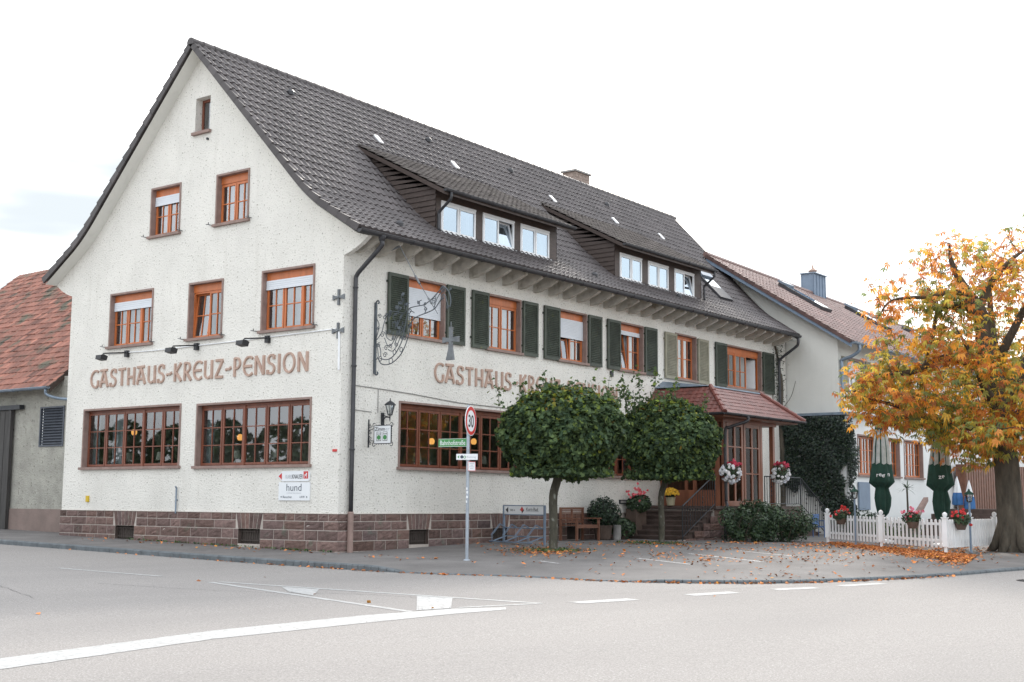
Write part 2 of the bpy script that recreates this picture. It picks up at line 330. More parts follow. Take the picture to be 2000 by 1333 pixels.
for a, c in seg:
    t = (c-a)/np.linalg.norm(c-a); n = np.array([-t[1], t[0]]); a2 = a+t*.006; c2 = c-t*.006
    za, zc = pv(*a2)+.006, pv(*c2)+.006; ba, bc = float(RD(*a2))-.1, float(RD(*c2))-.1
    vs = []
    for q, z, z0 in ((a2, za, ba), (c2, zc, bc)):
        vs += [(q[0]-n[0]*.03, q[1]-n[1]*.03, z0), (q[0]-n[0]*.03, q[1]-n[1]*.03, z-.025), (q[0]-n[0]*.005, q[1]-n[1]*.005, z), (q[0]+n[0]*.12, q[1]+n[1]*.12, z+.002), (q[0]+n[0]*.12, q[1]+n[1]*.12, z0)]
    b.add(vs, [(0, 1, 6, 5), (1, 2, 7, 6), (2, 3, 8, 7), (3, 4, 9, 8), (0, 4, 3, 2, 1), (5, 6, 7, 8, 9)])
tag(obj('kerb', b, M['kerb']), kind='structure')
def strip(quad, fn, off, n=60, m=3):    # a painted patch draped over the ground
    q = [np.array(p, float) for p in quad]; vs = []
    for i in range(n+1):
        for j in range(m+1):
            t, s = i/n, j/m; p = (q[0]*(1-t)+q[1]*t)*(1-s)+(q[3]*(1-t)+q[2]*t)*s
            if j in (0, m): p = p+rng.normal(0, .006, 2)
            vs.append((p[0], p[1], float(np.atleast_1d(fn(p[0], p[1]))[0])+off))
    return vs, [(i*(m+1)+j, i*(m+1)+j+1, (i+1)*(m+1)+j+1, (i+1)*(m+1)+j) for i in range(n) for j in range(m)]
def line(a, c, w): 
    a = np.array(a); c = np.array(c); t = (c-a)/np.linalg.norm(c-a); n = np.array([-t[1], t[0]])*w/2
    return [a-n, c-n, c+n, a+n]
def marking(quads, fn=RD, m='marking', name='road_marking', off=.004):
    b = MB()
    for k, q in enumerate(quads): b.add(*strip(q, fn, off+.0*k))
    return tag(obj(name, b, M[m]), kind='structure')
marking([[(10.55, -18.5), (9.52, -11.6), (10.19, -12.2), (11.3, -19.0)], [(9.52, -11.6), (9.50, -9.0), (10.19, -9.7), (10.19, -12.2)], [(9.50, -9.0), (9.72, -7.48), (10.22, -8.0), (10.19, -9.7)], [(9.72, -7.48), (10.12, -6.7), (10.34, -7.0), (10.22, -8.0)]])
marking([line((3.45, -6.62), (9.6, -8.2), .13)]); marking([line((3.5, -6.45), (10.1, -5.8), .13)]); marking([line((10.1, -5.8), (9.66, -7.25), .1)])
marking([[(5.05, -6.42), (5.91, -6.36), (6.75, -7.3), (5.98, -7.1)]], off=.0055); marking([[(7.9, -6.15), (8.55, -6.05), (9.66, -7.4), (9.53, -8.0)]], off=.0055)
marking([line((-1.46, -6.4), (1.67, -6.3), .12)])
for a, c, w in (((10.4, -5.35), (10.68, -4.1), .32), ((10.98, -2.85), (11.36, -1.95), .3), ((11.66, -1.1), (12.1, -.3), .28), ((12.23, .38), (12.62, 1.44), .26)): marking([line(a, c, w)])
for a, c in (((6.45, 2.89), (8.26, 2.06)), ((6.6, 4.9), (9.15, 3.56)), ((6.6, 7.32), (8.84, 5.76)), ((5.2, .9), (6.0, .5))): marking([line(a, c, .1)], PV, 'faded', 'parking_line')

# ------------------------------------------------------------------ roof helpers
def tiles(fn, U, V, tw, tl, amp, lift=.03, ns=6, power=1.3, jit=.004, seed=1, tv=.16):
    rg = np.random.default_rng(seed); nu = int(round(U/tw)); nv = int(math.ceil(V/tl-.05)); us = np.arange(nu*ns+1)/ns*(U/nu)
    pr = amp*((.5-.5*np.cos(2*np.pi*(np.arange(nu*ns+1) % ns)/ns))**power)
    VV = []; FF = []; TT = []; o = 0
    for i in range(nv):
        v0 = i*tl; v1 = min(v0+tl+.02, V); j = np.repeat(rg.normal(0, jit, nu+1), ns)[:nu*ns+1]
        for v, h in ((v0, -.004+0*pr), (v0, lift*(1-.72*pr/amp)+pr+j), (v1, pr*.9+.002)): VV.append(np.stack(fn(us, np.full_like(us, v), h), -1))
        n = len(us); base = 1+rg.normal(0, tv, nu); base = np.repeat(base, ns)
        for k in range(n-1):
            FF.append((o+k, o+k+1, o+n+k+1, o+n+k)); FF.append((o+n+k, o+n+k+1, o+2*n+k+1, o+2*n+k)); t = base[k]; TT += [(t, t, t), (t, t, t)]
        o += 3*n
    return np.concatenate(VV), FF, np.clip(np.array(TT), .3, 2)
XR = -5.53
def prof(x):
    s = np.abs(np.asarray(x, float)-XR); t = np.clip(s-4.2, 0, 1)
    return 13.5-1.03*np.minimum(s, 4.2)-(1.03*t-.205*t*t)-.62*np.maximum(s-5.2, 0)
px_ = np.linspace(.88, XR, 200); pz_ = prof(px_); pl_ = np.concatenate([[0], np.cumsum(np.hypot(np.diff(px_), np.diff(pz_)))]); PL = float(pl_[-1])
yend = lambda x: 23.65+(.9-x)/6.43*1.45
def sag(y, z): return .2*np.clip(y/25, 0, 1)*np.clip((z-9)/4.5, 0, 1)
def mainroof(u, v, h, side=1):
    x = np.interp(v, pl_, px_); z = np.interp(v, pl_, pz_); e = .05
    dx = np.interp(np.minimum(v+e, PL), pl_, px_)-np.interp(np.maximum(v-e, 0), pl_, px_); dz = np.interp(np.minimum(v+e, PL), pl_, pz_)-np.interp(np.maximum(v-e, 0), pl_, pz_)
    l = np.hypot(dx, dz); nx_, nz_ = dz/l, -dx/l
    y = -.4+(yend(x)+.4)*u/24.6; xx = x+nx_*h; zz = z+nz_*h-sag(y, z)
    return (xx if side == 1 else 2*XR-xx), y, zz

# ------------------------------------------------------------------ the guesthouse
H = thing('guesthouse', (0, 0, 0), 'large white roughcast corner guesthouse with brown tiled roof, two dormers and green shutters', 'building')
GH = []; LH = []     # openings in the gable and long walls
def rect(a0, a1, z0, z1): return [(a0, z0), (a1, z0), (a1, z1), (a0, z1)]
def window(T, a0, a1, z0, z1, par, sashes, wood, surround=.052, depth=.14, rows=2, cols=2, box=0., blind=0., posts=(), curtain=True, sill=True, glass='glass', fw=.045, mun=.026, tilt={}, surm='stone', proud=.025, reveal='stone', name='window', recess=None):
    """T(a, d, z): d runs inward from the wall face. sashes: list of (a_start, a_end) fractions of the opening."""
    i0, i1, j0, j1 = a0+surround, a1-surround, z0+(.065 if sill else surround), z1-surround
    b = MB(); B = lambda p, q, mi=0, tl=0: b.box((p[0], p[1], p[2]), (q[0], q[1], q[2]), mi, T=lambda a, d, z: T(a, d+tl*(z-j0), z))
    d0 = depth; w = i1-i0; top = j1-box
    B((i0, d0, j0), (i1, d0+.06, j0+fw)); B((i0, d0, top-fw), (i1, d0+.06, top)); B((i0, d0, j0+fw), (i0+fw, d0+.06, top-fw)); B((i1-fw, d0, j0+fw), (i1, d0+.06, top-fw))
    if box: B((i0, d0-.02, top), (i1, d0+.07, j1))
    for p in posts: B((i0+w*p-.045, d0-.035, j0), (i0+w*p+.045, d0+.055, top))
    win = obj(name, b, M[wood], par)
    g = MB(); s = MB()
    for k, (p, q) in enumerate(sashes):
        tl = tilt.get(k, 0); x0, x1 = i0+w*p+.012, i0+w*q-.012; y0, y1 = j0+fw*.6, top-fw*.6
        if p == 0: x0 = i0+fw*.6
        if q == 1: x1 = i1-fw*.6
        SB = lambda c, e: s.box(c, e, 0, T=lambda a, d, z: T(a, d+tl*(z-j0), z))
        dd = d0-.015; sw = .052
        SB((x0, dd, y0), (x1, dd+.05, y0+sw)); SB((x0, dd, y1-sw), (x1, dd+.05, y1)); SB((x0, dd, y0+sw), (x0+sw, dd+.05, y1-sw)); SB((x1-sw, dd, y0+sw), (x1, dd+.05, y1-sw))
        for c in range(1, cols):
            xm = x0+sw+(x1-x0-2*sw)*c/cols; SB((xm-mun/2, dd+.004, y0+sw), (xm+mun/2, dd+.043, y1-sw))
        for r in range(1, rows):
            zm = y0+sw+(y1-y0-2*sw)*r/rows; SB((x0+sw, dd+.006, zm-mun/2), (x1-sw, dd+.041, zm+mun/2))
        gd = dd+.025+.002*(k % 2)
        g.add([T(a, gd+tl*(z-j0), z) for a, z in rect(x0+sw*.5, x1-sw*.5, y0+sw*.5, y1-sw*.5)], [(0, 1, 2, 3)])
    obj('sash', s, M[wood], win); obj('pane', g, M[glass], win)
    if surround > 0:   # stone surround with the reveal behind it
        r = MB(); e = -proud
        for p, q in (((a0, e, z0), (i0, depth+.05, z1)), ((i1, e, z0), (a1, depth+.05, z1)), ((i0, e, j1), (i1, depth+.05, z1))): r.box(p, q, T=T)
        obj('surround', r, M[surm], win)
        if sill:
            r = MB(); r.box((a0-.05, -.085, z0-.005), (a1+.05, depth+.05, j0), T=T); obj('sill', r, M[surm], win)
    if blind:
        r = MB(); zb = top-blind*(top-j0); n = max(2, int((top-zb)/.045))
        for k in range(n):
            y1 = top-(top-zb)*k/n; y0 = top-(top-zb)*(k+1)/n; r.box((i0+.015, d0-.05, y0+.004), (i1-.015, d0-.03, y1), T=T)
        r.box((i0+.015, d0-.056, zb-.03), (i1-.015, d0-.026, zb), T=T)
        obj('roller_blind', r, M['blind'], win)
    if curtain:
        r = MB(); vs = []; n = 40
        for lo, hi in ((0, .34), (.64, 1)) if curtain is True else curtain:
            o = len(r.v); vs = []
            for k in range(n+1):
                a = i0+w*(lo+(hi-lo)*k/n); dd = d0+.17+.022*math.sin(k*1.9+a*3)
                vs += [T(a, dd, j0+.02), T(a, dd+.01, top-.02)]
            r.add(vs, [(2*k, 2*k+2, 2*k+3, 2*k+1) for k in range(n)])
        obj('curtain', r, M['curtain'], win)
    return win
def pairs(*ed): return list(zip(ed[:-1], ed[1:]))
# gable windows
def gwin(*a, **k): GH.append(rect(a[0], a[1], a[2], a[3])); return window(GX, a[0], a[1], a[2], a[3], H, *a[4:], **k)
gwin(-9.19, -7.25, 5.40, 6.97, pairs(0, .33, .67, 1), 'orange', box=.2, blind=.17, posts=(.67,), curtain=((0, .12), (.2, .5), (.7, 1)))
gwin(-5.75, -4.36, 5.38, 6.95, pairs(0, .5, 1), 'orange', box=.2, tilt={0: .09}, curtain=((.3, .5), (.8, 1)))
gwin(-2.88, -.97, 5.38, 6.98, pairs(0, .36, .73, 1), 'orange', box=.2, blind=.16, posts=(.73,), curtain=((.1, .6), (.72, 1)))
gwin(-7.53, -6.24, 8.36, 9.79, pairs(0, .5, 1), 'orange', box=.2, blind=.2, curtain=((0, .45),))
gwin(-4.78, -3.47, 8.36, 9.77, pairs(0, .5, 1), 'orange', box=.2, curtain=((.15, .5), (.7, 1)))
w = gwin(-5.76, -5.16, 11.08, 12.04, pairs(0, 1), 'darkwood', surround=.0, depth=.22, rows=1, cols=1, curtain=False, sill=False)
r = MB(); r.box((-5.82, -.09, 11.0), (-5.08, .25, 11.078), T=GX); obj('sill', r, M['stone'], w)
r = MB()
for p, q in (((-5.762, .0, 11.08), (-5.76, .32, 12.04)), ((-5.16, .0, 11.08), (-5.158, .32, 12.04)), ((-5.76, .0, 12.04), (-5.16, .32, 12.043))): r.box(p, q, T=GX)
obj('reveal', r, M['plaster'], w)
gwin(-10.2, -5.88, 2.03, 3.74, pairs(0, .2, .4, .6, .8, 1), 'darkwood', rows=3, posts=(.6,), box=.05, curtain=((0, .07), (.22, .36)), glass='glassdark', depth=.14)
gwin(-5.25, -.97, 2.01, 3.70, pairs(0, .2, .4, .6, .8, 1), 'darkwood', rows=3, posts=(.4,), box=.05, curtain=((0, .07),), glass='glassdark', depth=.14)
# long side windows and shutters
def lwin(*a, **k): LH.append(rect(a[0], a[1], a[2], a[3])); return window(LX, a[0], a[1], a[2], a[3], H, *a[4:], **k)
def shutter(a0, a1, z0, z1, m, off=.03):
    b = MB(); T = LX; th = .05; fw = .07
    B = lambda p, q, mi=0: b.box(p, q, mi, T=T)
    d1 = -off; d0 = d1-th
    B((a0, d0, z0), (a0+fw, d1, z1)); B((a1-fw, d0, z0), (a1, d1, z1)); B((a0+fw, d0, z0), (a1-fw, d1, z0+.09)); B((a0+fw, d0, z1-.09), (a1-fw, d1, z1))
    n = 26; h = (z1-z0-.18)/n
    for k in range(n):
        y = z0+.09+k*h
        b.add([T(a, d, z) for a in (a0+fw, a1-fw) for d, z in ((d0+.012, y), (d1-.012, y+h*.95), (d1-.004, y+h*1.25), (d0+.004, y+h*.3))], [(0, 1, 2, 3), (7, 6, 5, 4), (0, 4, 5, 1), (1, 5, 6, 2), (2, 6, 7, 3), (3, 7, 4, 0)])
    for zz in (z0+.25, z1-.25): B((a1-.02 if a0 < 0 else a0-.04, d1, zz), (a0+.06, d1+.02, zz+.05))
    return obj('shutter', b, M[m], H)
Z0, Z1 = 5.32, 6.90
lwin(2.25, 3.78, Z0, Z1, pairs(0, .5, 1), 'orange', box=.2, blind=.56, curtain=((.0, .3), (.7, 1)))
lwin(5.55, 7.12, Z0, Z1, pairs(0, .5, 1), 'orange', box=.2, curtain=((.05, .3), (.72, 1)))
lwin(8.95, 10.46, Z0, Z1, pairs(0, .5, 1), 'orange', box=.2, blind=.43, tilt={0: .12}, curtain=((.6, 1),))
lwin(12.27, 13.74, Z0, Z1, pairs(0, .5, 1), 'orange', box=.2, blind=.08, tilt={0: .16}, curtain=((.55, .95),))
lwin(15.80, 17.24, Z0, Z1+.02, pairs(0, .5, 1), 'orange', box=.05, curtain=((.05, .45), (.75, 1)))
lwin(19.36, 22.22, Z0, Z1, pairs(0, .33, .66), 'orange', box=.2, posts=(.33,), curtain=((0, .3), (.34, .6)))
for a0, a1 in ((1.53, 2.27), (3.80, 4.55), (4.86, 5.58), (7.15, 7.87), (8.19, 8.97), (10.49, 11.22), (11.55, 12.29), (13.77, 14.53), (18.55, 19.38), (22.26, 23.2)): shutter(a0, a1, 5.33, 6.89, 'green')
for a0, a1 in ((15.05, 15.82), (17.27, 18.03)): tag(shutter(a0, a1, 5.32, 6.87, 'beige'), 'faded beige shutter')
lwin(2.05, 7.25, 1.99, 3.70, pairs(0, .167, .333, .5, .667, .833, 1), 'darkwood', rows=3, posts=(.5,), box=.1, curtain=((.0, .03),), glass='glassdark', depth=.14)
lwin(9.05, 13.94, 1.97, 3.66, pairs(0, .167, .333, .5, .667, .833, 1), 'darkwood', rows=3, posts=(.5,), box=.1, curtain=False, glass='glassdark', depth=.14)
# open casement of the wide window
r = MB(); hx, hy = -.2, 22.1
r.add([(hx, hy, 5.5), (hx-.55, hy-.2, 5.5), (hx-.55, hy-.2, 6.55), (hx, hy, 6.55)], [(0, 1, 2, 3)]); r.add([(hx-.03, hy+.03, 5.46), (hx-.58, hy-.17, 5.46), (hx-.58, hy-.17, 6.6), (hx-.03, hy+.03, 6.6)], [(0, 1, 2, 3)])
obj('open_casement', r, M['white'], H)
# walls
top = [(x, float(prof(x))-.17) for x in np.linspace(.80, XR, 40)]
lt = [(2*XR-x, z) for x, z in top[:-1]][::-1]
out = [(2*XR, .86), (0, .86), (0, 7.08), (.28, 7.17), (.55, 7.30), (.78, 7.46)]+top[1:]+lt[::-1][::-1]
out = out+[(2*XR-.78, 7.46), (2*XR-.55, 7.30), (2*XR-.28, 7.17), (2*XR, 7.08)]
b = MB(); b.poly(out, GH, lambda a, z: (a, 0, z))
b.poly([(0, .86), (24.3, .86), (24.3, 7.75), (0, 7.75)], LH, lambda a, z: (0, a, z))
b.add([(2*XR, 0, .86), (2*XR, 24.3, .86), (2*XR, 24.3, 7.6), (2*XR, 0, 7.6)], [(0, 1, 2, 3)])
bk = [(2*XR, -.2), (0, -.2), (0, 7.6), (.5, 7.6)]+[(x, z-.25) for x, z in top[2:]]+[(x, z-.25) for x, z in lt]
b.poly(bk, [], lambda a, z: (a, 24.3, z))
obj('wall', b, M['plaster'], H)
# gable wall returns that close the eaves
for sg in (1, -1):
    b = MB(); q = [(0, 7.08), (.28, 7.17), (.55, 7.30), (.78, 7.46), (.80, float(prof(.80))-.17), (0, float(prof(0))-.17)]
    q = [(x if sg == 1 else 2*XR-x, z) for x, z in q]; b.prism(q, .001, .14, lambda a, c, e: (a, e, c)); obj('eave_return', b, M['plaster'], H)
# inside: floors and partitions
b = MB(); b.box((-11.0, .3, .78), (-.3, 24.2, .88)); b.box((-10.9, .35, 4.25), (-.35, 24.1, 4.4)); b.box((-10.9, .35, 7.35), (-.35, 24.1, 7.5)); b.box((-9.0, .35, 10.25), (-2.6, 24.1, 10.4))
b.box((-4.7, 4.2, .9), (-4.6, 24.1, 7.4)); b.box((-11.0, 4.1, .9), (-4.6, 4.2, 10.2)); b.box((-3.9, 1.0, 4.4), (-3.8, 4.0, 7.35)); b.box((-8.5, 3.0, 7.5), (-3, 3.1, 10.2)); b.box((-3.2, 3.6, 7.5), (-3.1, 18.4, 9.6)); b.box((-6.3, 2.5, 10.4), (-4.8, 2.55, 12.0))
obj('interior', b, M['interior'], H)
# plinth of rock faced ashlar
b = MB(); rg = np.random.default_rng(3)
CG = [(-8.49, -7.66), (-3.46, -2.65)]; CL = [(2.49, 3.23), (5.87, 6.54), (9.4, 10.1)]
def stone(T, quad, e0=.014, e1=.036):    # quad: 4 (a,z) corners
    q = [np.array(p) for p in quad]; c = sum(q)/4; nu, nv = 5, 4; vs = []; t = rg.normal(1, .13); tr = rg.normal(0, .03)
    for j in range(nv+1):
        for i in range(nu+1):
            u, v = i/nu, j/nv; p = (q[0]*(1-u)+q[1]*u)*(1-v)+(q[3]*(1-u)+q[2]*u)*v; edge = i in (0, nu) or j in (0, nv)
            vs.append(T(p[0], -(e0+.012) if edge else -(e1+rg.normal(0, .006)), p[1]))
    o = len(vs); fs = [(j*(nu+1)+i, j*(nu+1)+i+1, (j+1)*(nu+1)+i+1, (j+1)*(nu+1)+i) for j in range(nv) for i in range(nu)]
    rim = [i for i in range(nu+1)]+[j*(nu+1)+nu for j in range(1, nv+1)]+[nv*(nu+1)+i for i in range(nu-1, -1, -1)]+[j*(nu+1) for j in range(nv-1, 0, -1)]
    for i in rim:
        j, k = divmod(i, nu+1); u, v = k/nu, j/nv; p = (q[0]*(1-u)+q[1]*u)*(1-v)+(q[3]*(1-u)+q[2]*u)*v; vs.append(T(p[0], .02, p[1]))
    n = len(rim); fs += [(rim[k], rim[(k+1) % n], o+(k+1) % n, o+k) for k in range(n)]
    b.add(vs, fs, 0, (t*(1+tr), t, t*(1-tr)))
CH = [.90, .715, .50, .255, .01, -.24]
def plinth(T, A, B_, cells):
    for k in range(5):
        zt, zb = CH[k], CH[k+1]; a = A
        if k == 4: zb = -.30
        while a < B_-.02:
            w = rg.uniform(.34, .78) if k else rg.uniform(.3, .55); e = min(a+w, B_)
            if B_-e < .2: e = B_
            nxt = None
            for c0, c1 in cells:
                lo, hi = (c0-.09, c1+.09) if k < 2 else (c0-.0, c1+.0)
                if k >= 4: continue
                if k == 3: lo, hi = c0, c1
                if a < lo < e+.15 or lo <= a < hi:
                    if a >= lo-.02: nxt = hi; break
                    e = lo
            if nxt is not None: a = nxt; continue
            g = .0095; stone(T, [(a+g, zb+g), (e-g, zb+g), (e-g, zt-g), (a+g, zt-g)]); a = e
    for c0, c1 in cells:    # splayed lintel
        n = 6; 
        for k in range(n):
            lo0 = c0+(c1-c0)*k/n; lo1 = c0+(c1-c0)*(k+1)/n; w0, w1 = c0-.09, c1+.09; t0 = w0+(w1-w0)*k/n; t1 = w0+(w1-w0)*(k+1)/n
            stone(T, [(lo0+.009, .508), (lo1-.009, .508), (t1-.009, .893), (t0+.009, .893)])
        for k in (2,):
            pass
plinth(GX, 2*XR-.03, .035, CG); plinth(LX, -.035, 12.0, CL)
pl = obj('plinth', b, M['ashlar'], H)
b = MB(); b.poly([(2*XR-.03, -.4), (.02, -.4), (.02, .885), (2*XR-.03, .885)], [rect(c0, c1, .13, .50) for c0, c1 in CG], lambda a, z: (a, -.021, z))
b.poly([(-.021, -.4), (24.2, -.4), (24.2, .885), (-.015, .885)], [rect(c0, c1, .13, .50) for c0, c1 in CL], lambda a, z: (.021, a, z))
b.box((2*XR, -.04, .889), (.04, .0, .902)); b.box((0, -.0, .889), (.04, 14.2, .9025))
obj('mortar', b, M['mortar'], pl)
for T, cs in ((GX, CG), (LX, CL)):
    for c0, c1 in cs:
        b = MB(); b.box((c0, .12, .14), (c1, .16, .5), T=T); n = 9
        for k in range(n+1): a = c0+.02+(c1-c0-.04)*k/n; b.box((a-.008, .06, .14), (a+.008, .075, .5), T=T)
        for zz in (.2, .42): b.box((c0, .055, zz), (c1, .08, zz+.02), T=T)
        w = obj('cellar_window', b, M['cellar'], H)
        b = MB(); b.box((c0-.002, -.02, .105), (c1+.002, .16, .135), T=T); b.box((c0-.004, -.01, .135), (c0, .16, .5), T=T); b.box((c1, -.01, .135), (c1+.004, .16, .5), T=T); obj('sill', b, M['step'], w)
# roof
va, fa, ta = tiles(mainroof, 24.6, PL-.07, .215, .36, .066, .048, tv=.09, power=1.8, ns=10, jit=.003)
roof = obj('roof', None, M['tile'], H, arrays=(va, fa, ta))
b = MB(); n = 40
for sg in (1, -1):
    vv = np.linspace(0, PL, n); vs = []
    for h in (-.04, ):
        for v in vv:
            for u in (0, 24.6):
                x, y, z = mainroof(u, v, h, sg); vs.append((float(x), float(y), float(z)))
    b.add(vs, [(2*i, 2*i+1, 2*i+3, 2*i+2) for i in range(n-1)])
obj('roof_deck', b, M['cladding'], roof)
va, fa, ta = tiles(lambda u, v, h: mainroof(u, v, h, -1), 24.6, PL, .44, .40, .036, .03, ns=4, seed=5)
obj('rear_slope', None, M['tile'], roof, arrays=(va, fa, ta))
# verge tiles on the street gable (stepped) and far gable
for sg in (1, -1):
    b = MB(); k = 0; v = 0.
    while v < PL-.02:
        v1 = min(v+.41, PL); vs = []
        for vv, hh in ((v, .075), (v1, .03)):
            for h in (hh, -.12):
                for dy in (-.045, .02):
                    x, y, z = mainroof(0., vv, h, sg); vs.append((float(x), float(y)+dy, float(z)))
        t = rg.normal(.8, .1)
        b.add(vs, [(0, 1, 3, 2), (4, 6, 7, 5), (0, 4, 5, 1), (2, 3, 7, 6), (0, 2, 6, 4), (1, 5, 7, 3)], 0, (t, t, t))
        v = v+.40
    obj('verge_tiles', b, M['tile'], roof)
b = MB()
vv = np.linspace(0, PL, 24)
for i in range(23):
    vs = []
    for v in (vv[i], vv[i+1]):
        for h in (.06, -.16):
            for dy in (0, .06): x, y, z = mainroof(24.6, v, h); vs.append((float(x), float(y)+dy, float(z)))
    b.add(vs, [(0, 1, 3, 2), (4, 6, 7, 5), (0, 4, 5, 1), (2, 3, 7, 6), (1, 5, 7, 3)], 0, (.8, .8, .8))
obj('verge_tiles', b, M['tile'], roof)
# ridge tiles
b = MB(); y = -.46; k = 0
while y < 25.0:
    y1 = y+.4; pr = []
    for yy, rr in ((y, .142), (y1, .130)):
        zt = 13.46-.2*max(0, min(1, yy/25))
        pr.append([(XR+rr*math.cos(t), yy, zt+rr*math.sin(t)) for t in np.linspace(-.35, math.pi+.35, 9)])
    t = rg.normal(.95, .12); b.add(pr[0]+pr[1], [(i, i+1, 10+i, 9+i) for i in range(8)]+[tuple(range(8, -1, -1))], 0, (t, t, t)); y += .38
obj('ridge_tiles', b, M['tile'], roof)
# boarded verge soffit, eave soffit, rafter tails
b = MB()
for sg in (1, -1):
    vs = []; vv = np.linspace(0, PL-.05, 40)
    for v in vv:
        for yy in (-.375, .002):
            x, y, z = mainroof(0., v, -.155, sg); vs.append((float(x), yy, float(z)))
    b.add(vs, [(2*i, 2*i+1, 2*i+3, 2*i+2) for i in range(39)])
obj('verge_soffit', b, M['cream'], H)
b = MB(); vs = []
for v in np.linspace(0.02, 1.25, 8):
    for u in (0, 24.6): x, y, z = mainroof(u, v, -.07); vs.append((float(x), max(.15, float(y)), float(z)))
b.add(vs, [(2*i, 2*i+1, 2*i+3, 2*i+2) for i in range(7)]); obj('eave_soffit', b, M['rafter'], H)
y = .42
while y < 23.4:
    b = MB(); b.prism([(-.02, 7.20), (.22, 7.21), (.56, 7.33), (.80, 7.44), (.80, 7.54), (-.02, 8.0)], y-.06, y+.06, lambda a, c, e: (a, e, c)); obj('rafter_tail', b, M['rafter'], H); y += .735
# gutters and downpipes
def gutter(p0, p1, r, par, m='gutter', name='gutter', br=.9, out=(1, 0)):
    b = MB(); p0, p1 = Vector(p0), Vector(p1); o = Vector((*out, 0)); pr = []
    for p in (p0, p1):
        for rr in (r, r-.012): pr.append([tuple(p+o*rr*math.cos(t)+Vector((0, 0, rr*math.sin(t)))) for t in np.linspace(math.pi, 2*math.pi, 9)])
    vs = sum(pr, []); fs = [(i, i+1, 18+i+1, 18+i) for i in range(8)]+[(9+i, 27+i, 27+i+1, 9+i+1) for i in range(8)]+[(0, 18, 27, 9), (8, 17, 35, 26)]
    fs += [tuple(range(9)), tuple(range(26, 17, -1))]
    b.add(vs, fs); rim = p0+o*r; b.tube([p0+o*r, p1+o*r], .011, 6)
    n = int((p1-p0).length/br)
    for k in range(1, n):
        q = p0+(p1-p0)*k/n; b.tube([tuple(q+o*(r+.006)*math.cos(t)+Vector((0, 0, (r+.006)*math.sin(t)))) for t in np.linspace(math.pi, 2*math.pi, 7)], .009, 4)
    return obj(name, b, M[m], par)
gutter((.90, -.43, 7.55), (.90, 23.70, 7.58), .085, H)
b = MB(); b.tube(catmull([(.9, .36, 7.50), (.9, .36, 7.36), (.86, .36, 7.24), (.3, .33, 6.78), (.13, .32, 6.62), (.10, .32, 6.44), (.10, .32, 5.5), (.10, .32, .95)], 5), .055, 12)
b.lathe([(.075, 0), (.09, .1), (.10, .12)], (.9, .36, 7.38), 10)
for zz in (6.3, 4.4, 2.4): b.lathe([(.068, 0), (.068, .04)], (.10, .32, zz), 10)
dp = obj('downpipe', b, M['gutter'], H, smooth=True)
b = MB(); b.tube([(.10, .32, -.12), (.10, .32, .93), (.10, .32, .95)], [.075, .075, .06], 12); obj('downpipe_guard', b, M['stone'], dp)
b = MB(); b.tube(catmull([(.9, 23.55, 7.52), (.9, 23.55, 7.3), (.8, 23.55, 7.15), (.22, 23.5, 6.75), (.12, 23.5, 6.55), (.12, 23.5, 6.2), (.12, 23.5, 5.1), (.12, 23.5, 4.4)], 5), .055, 10); obj('downpipe', b, M['gutter'], H, smooth=True)
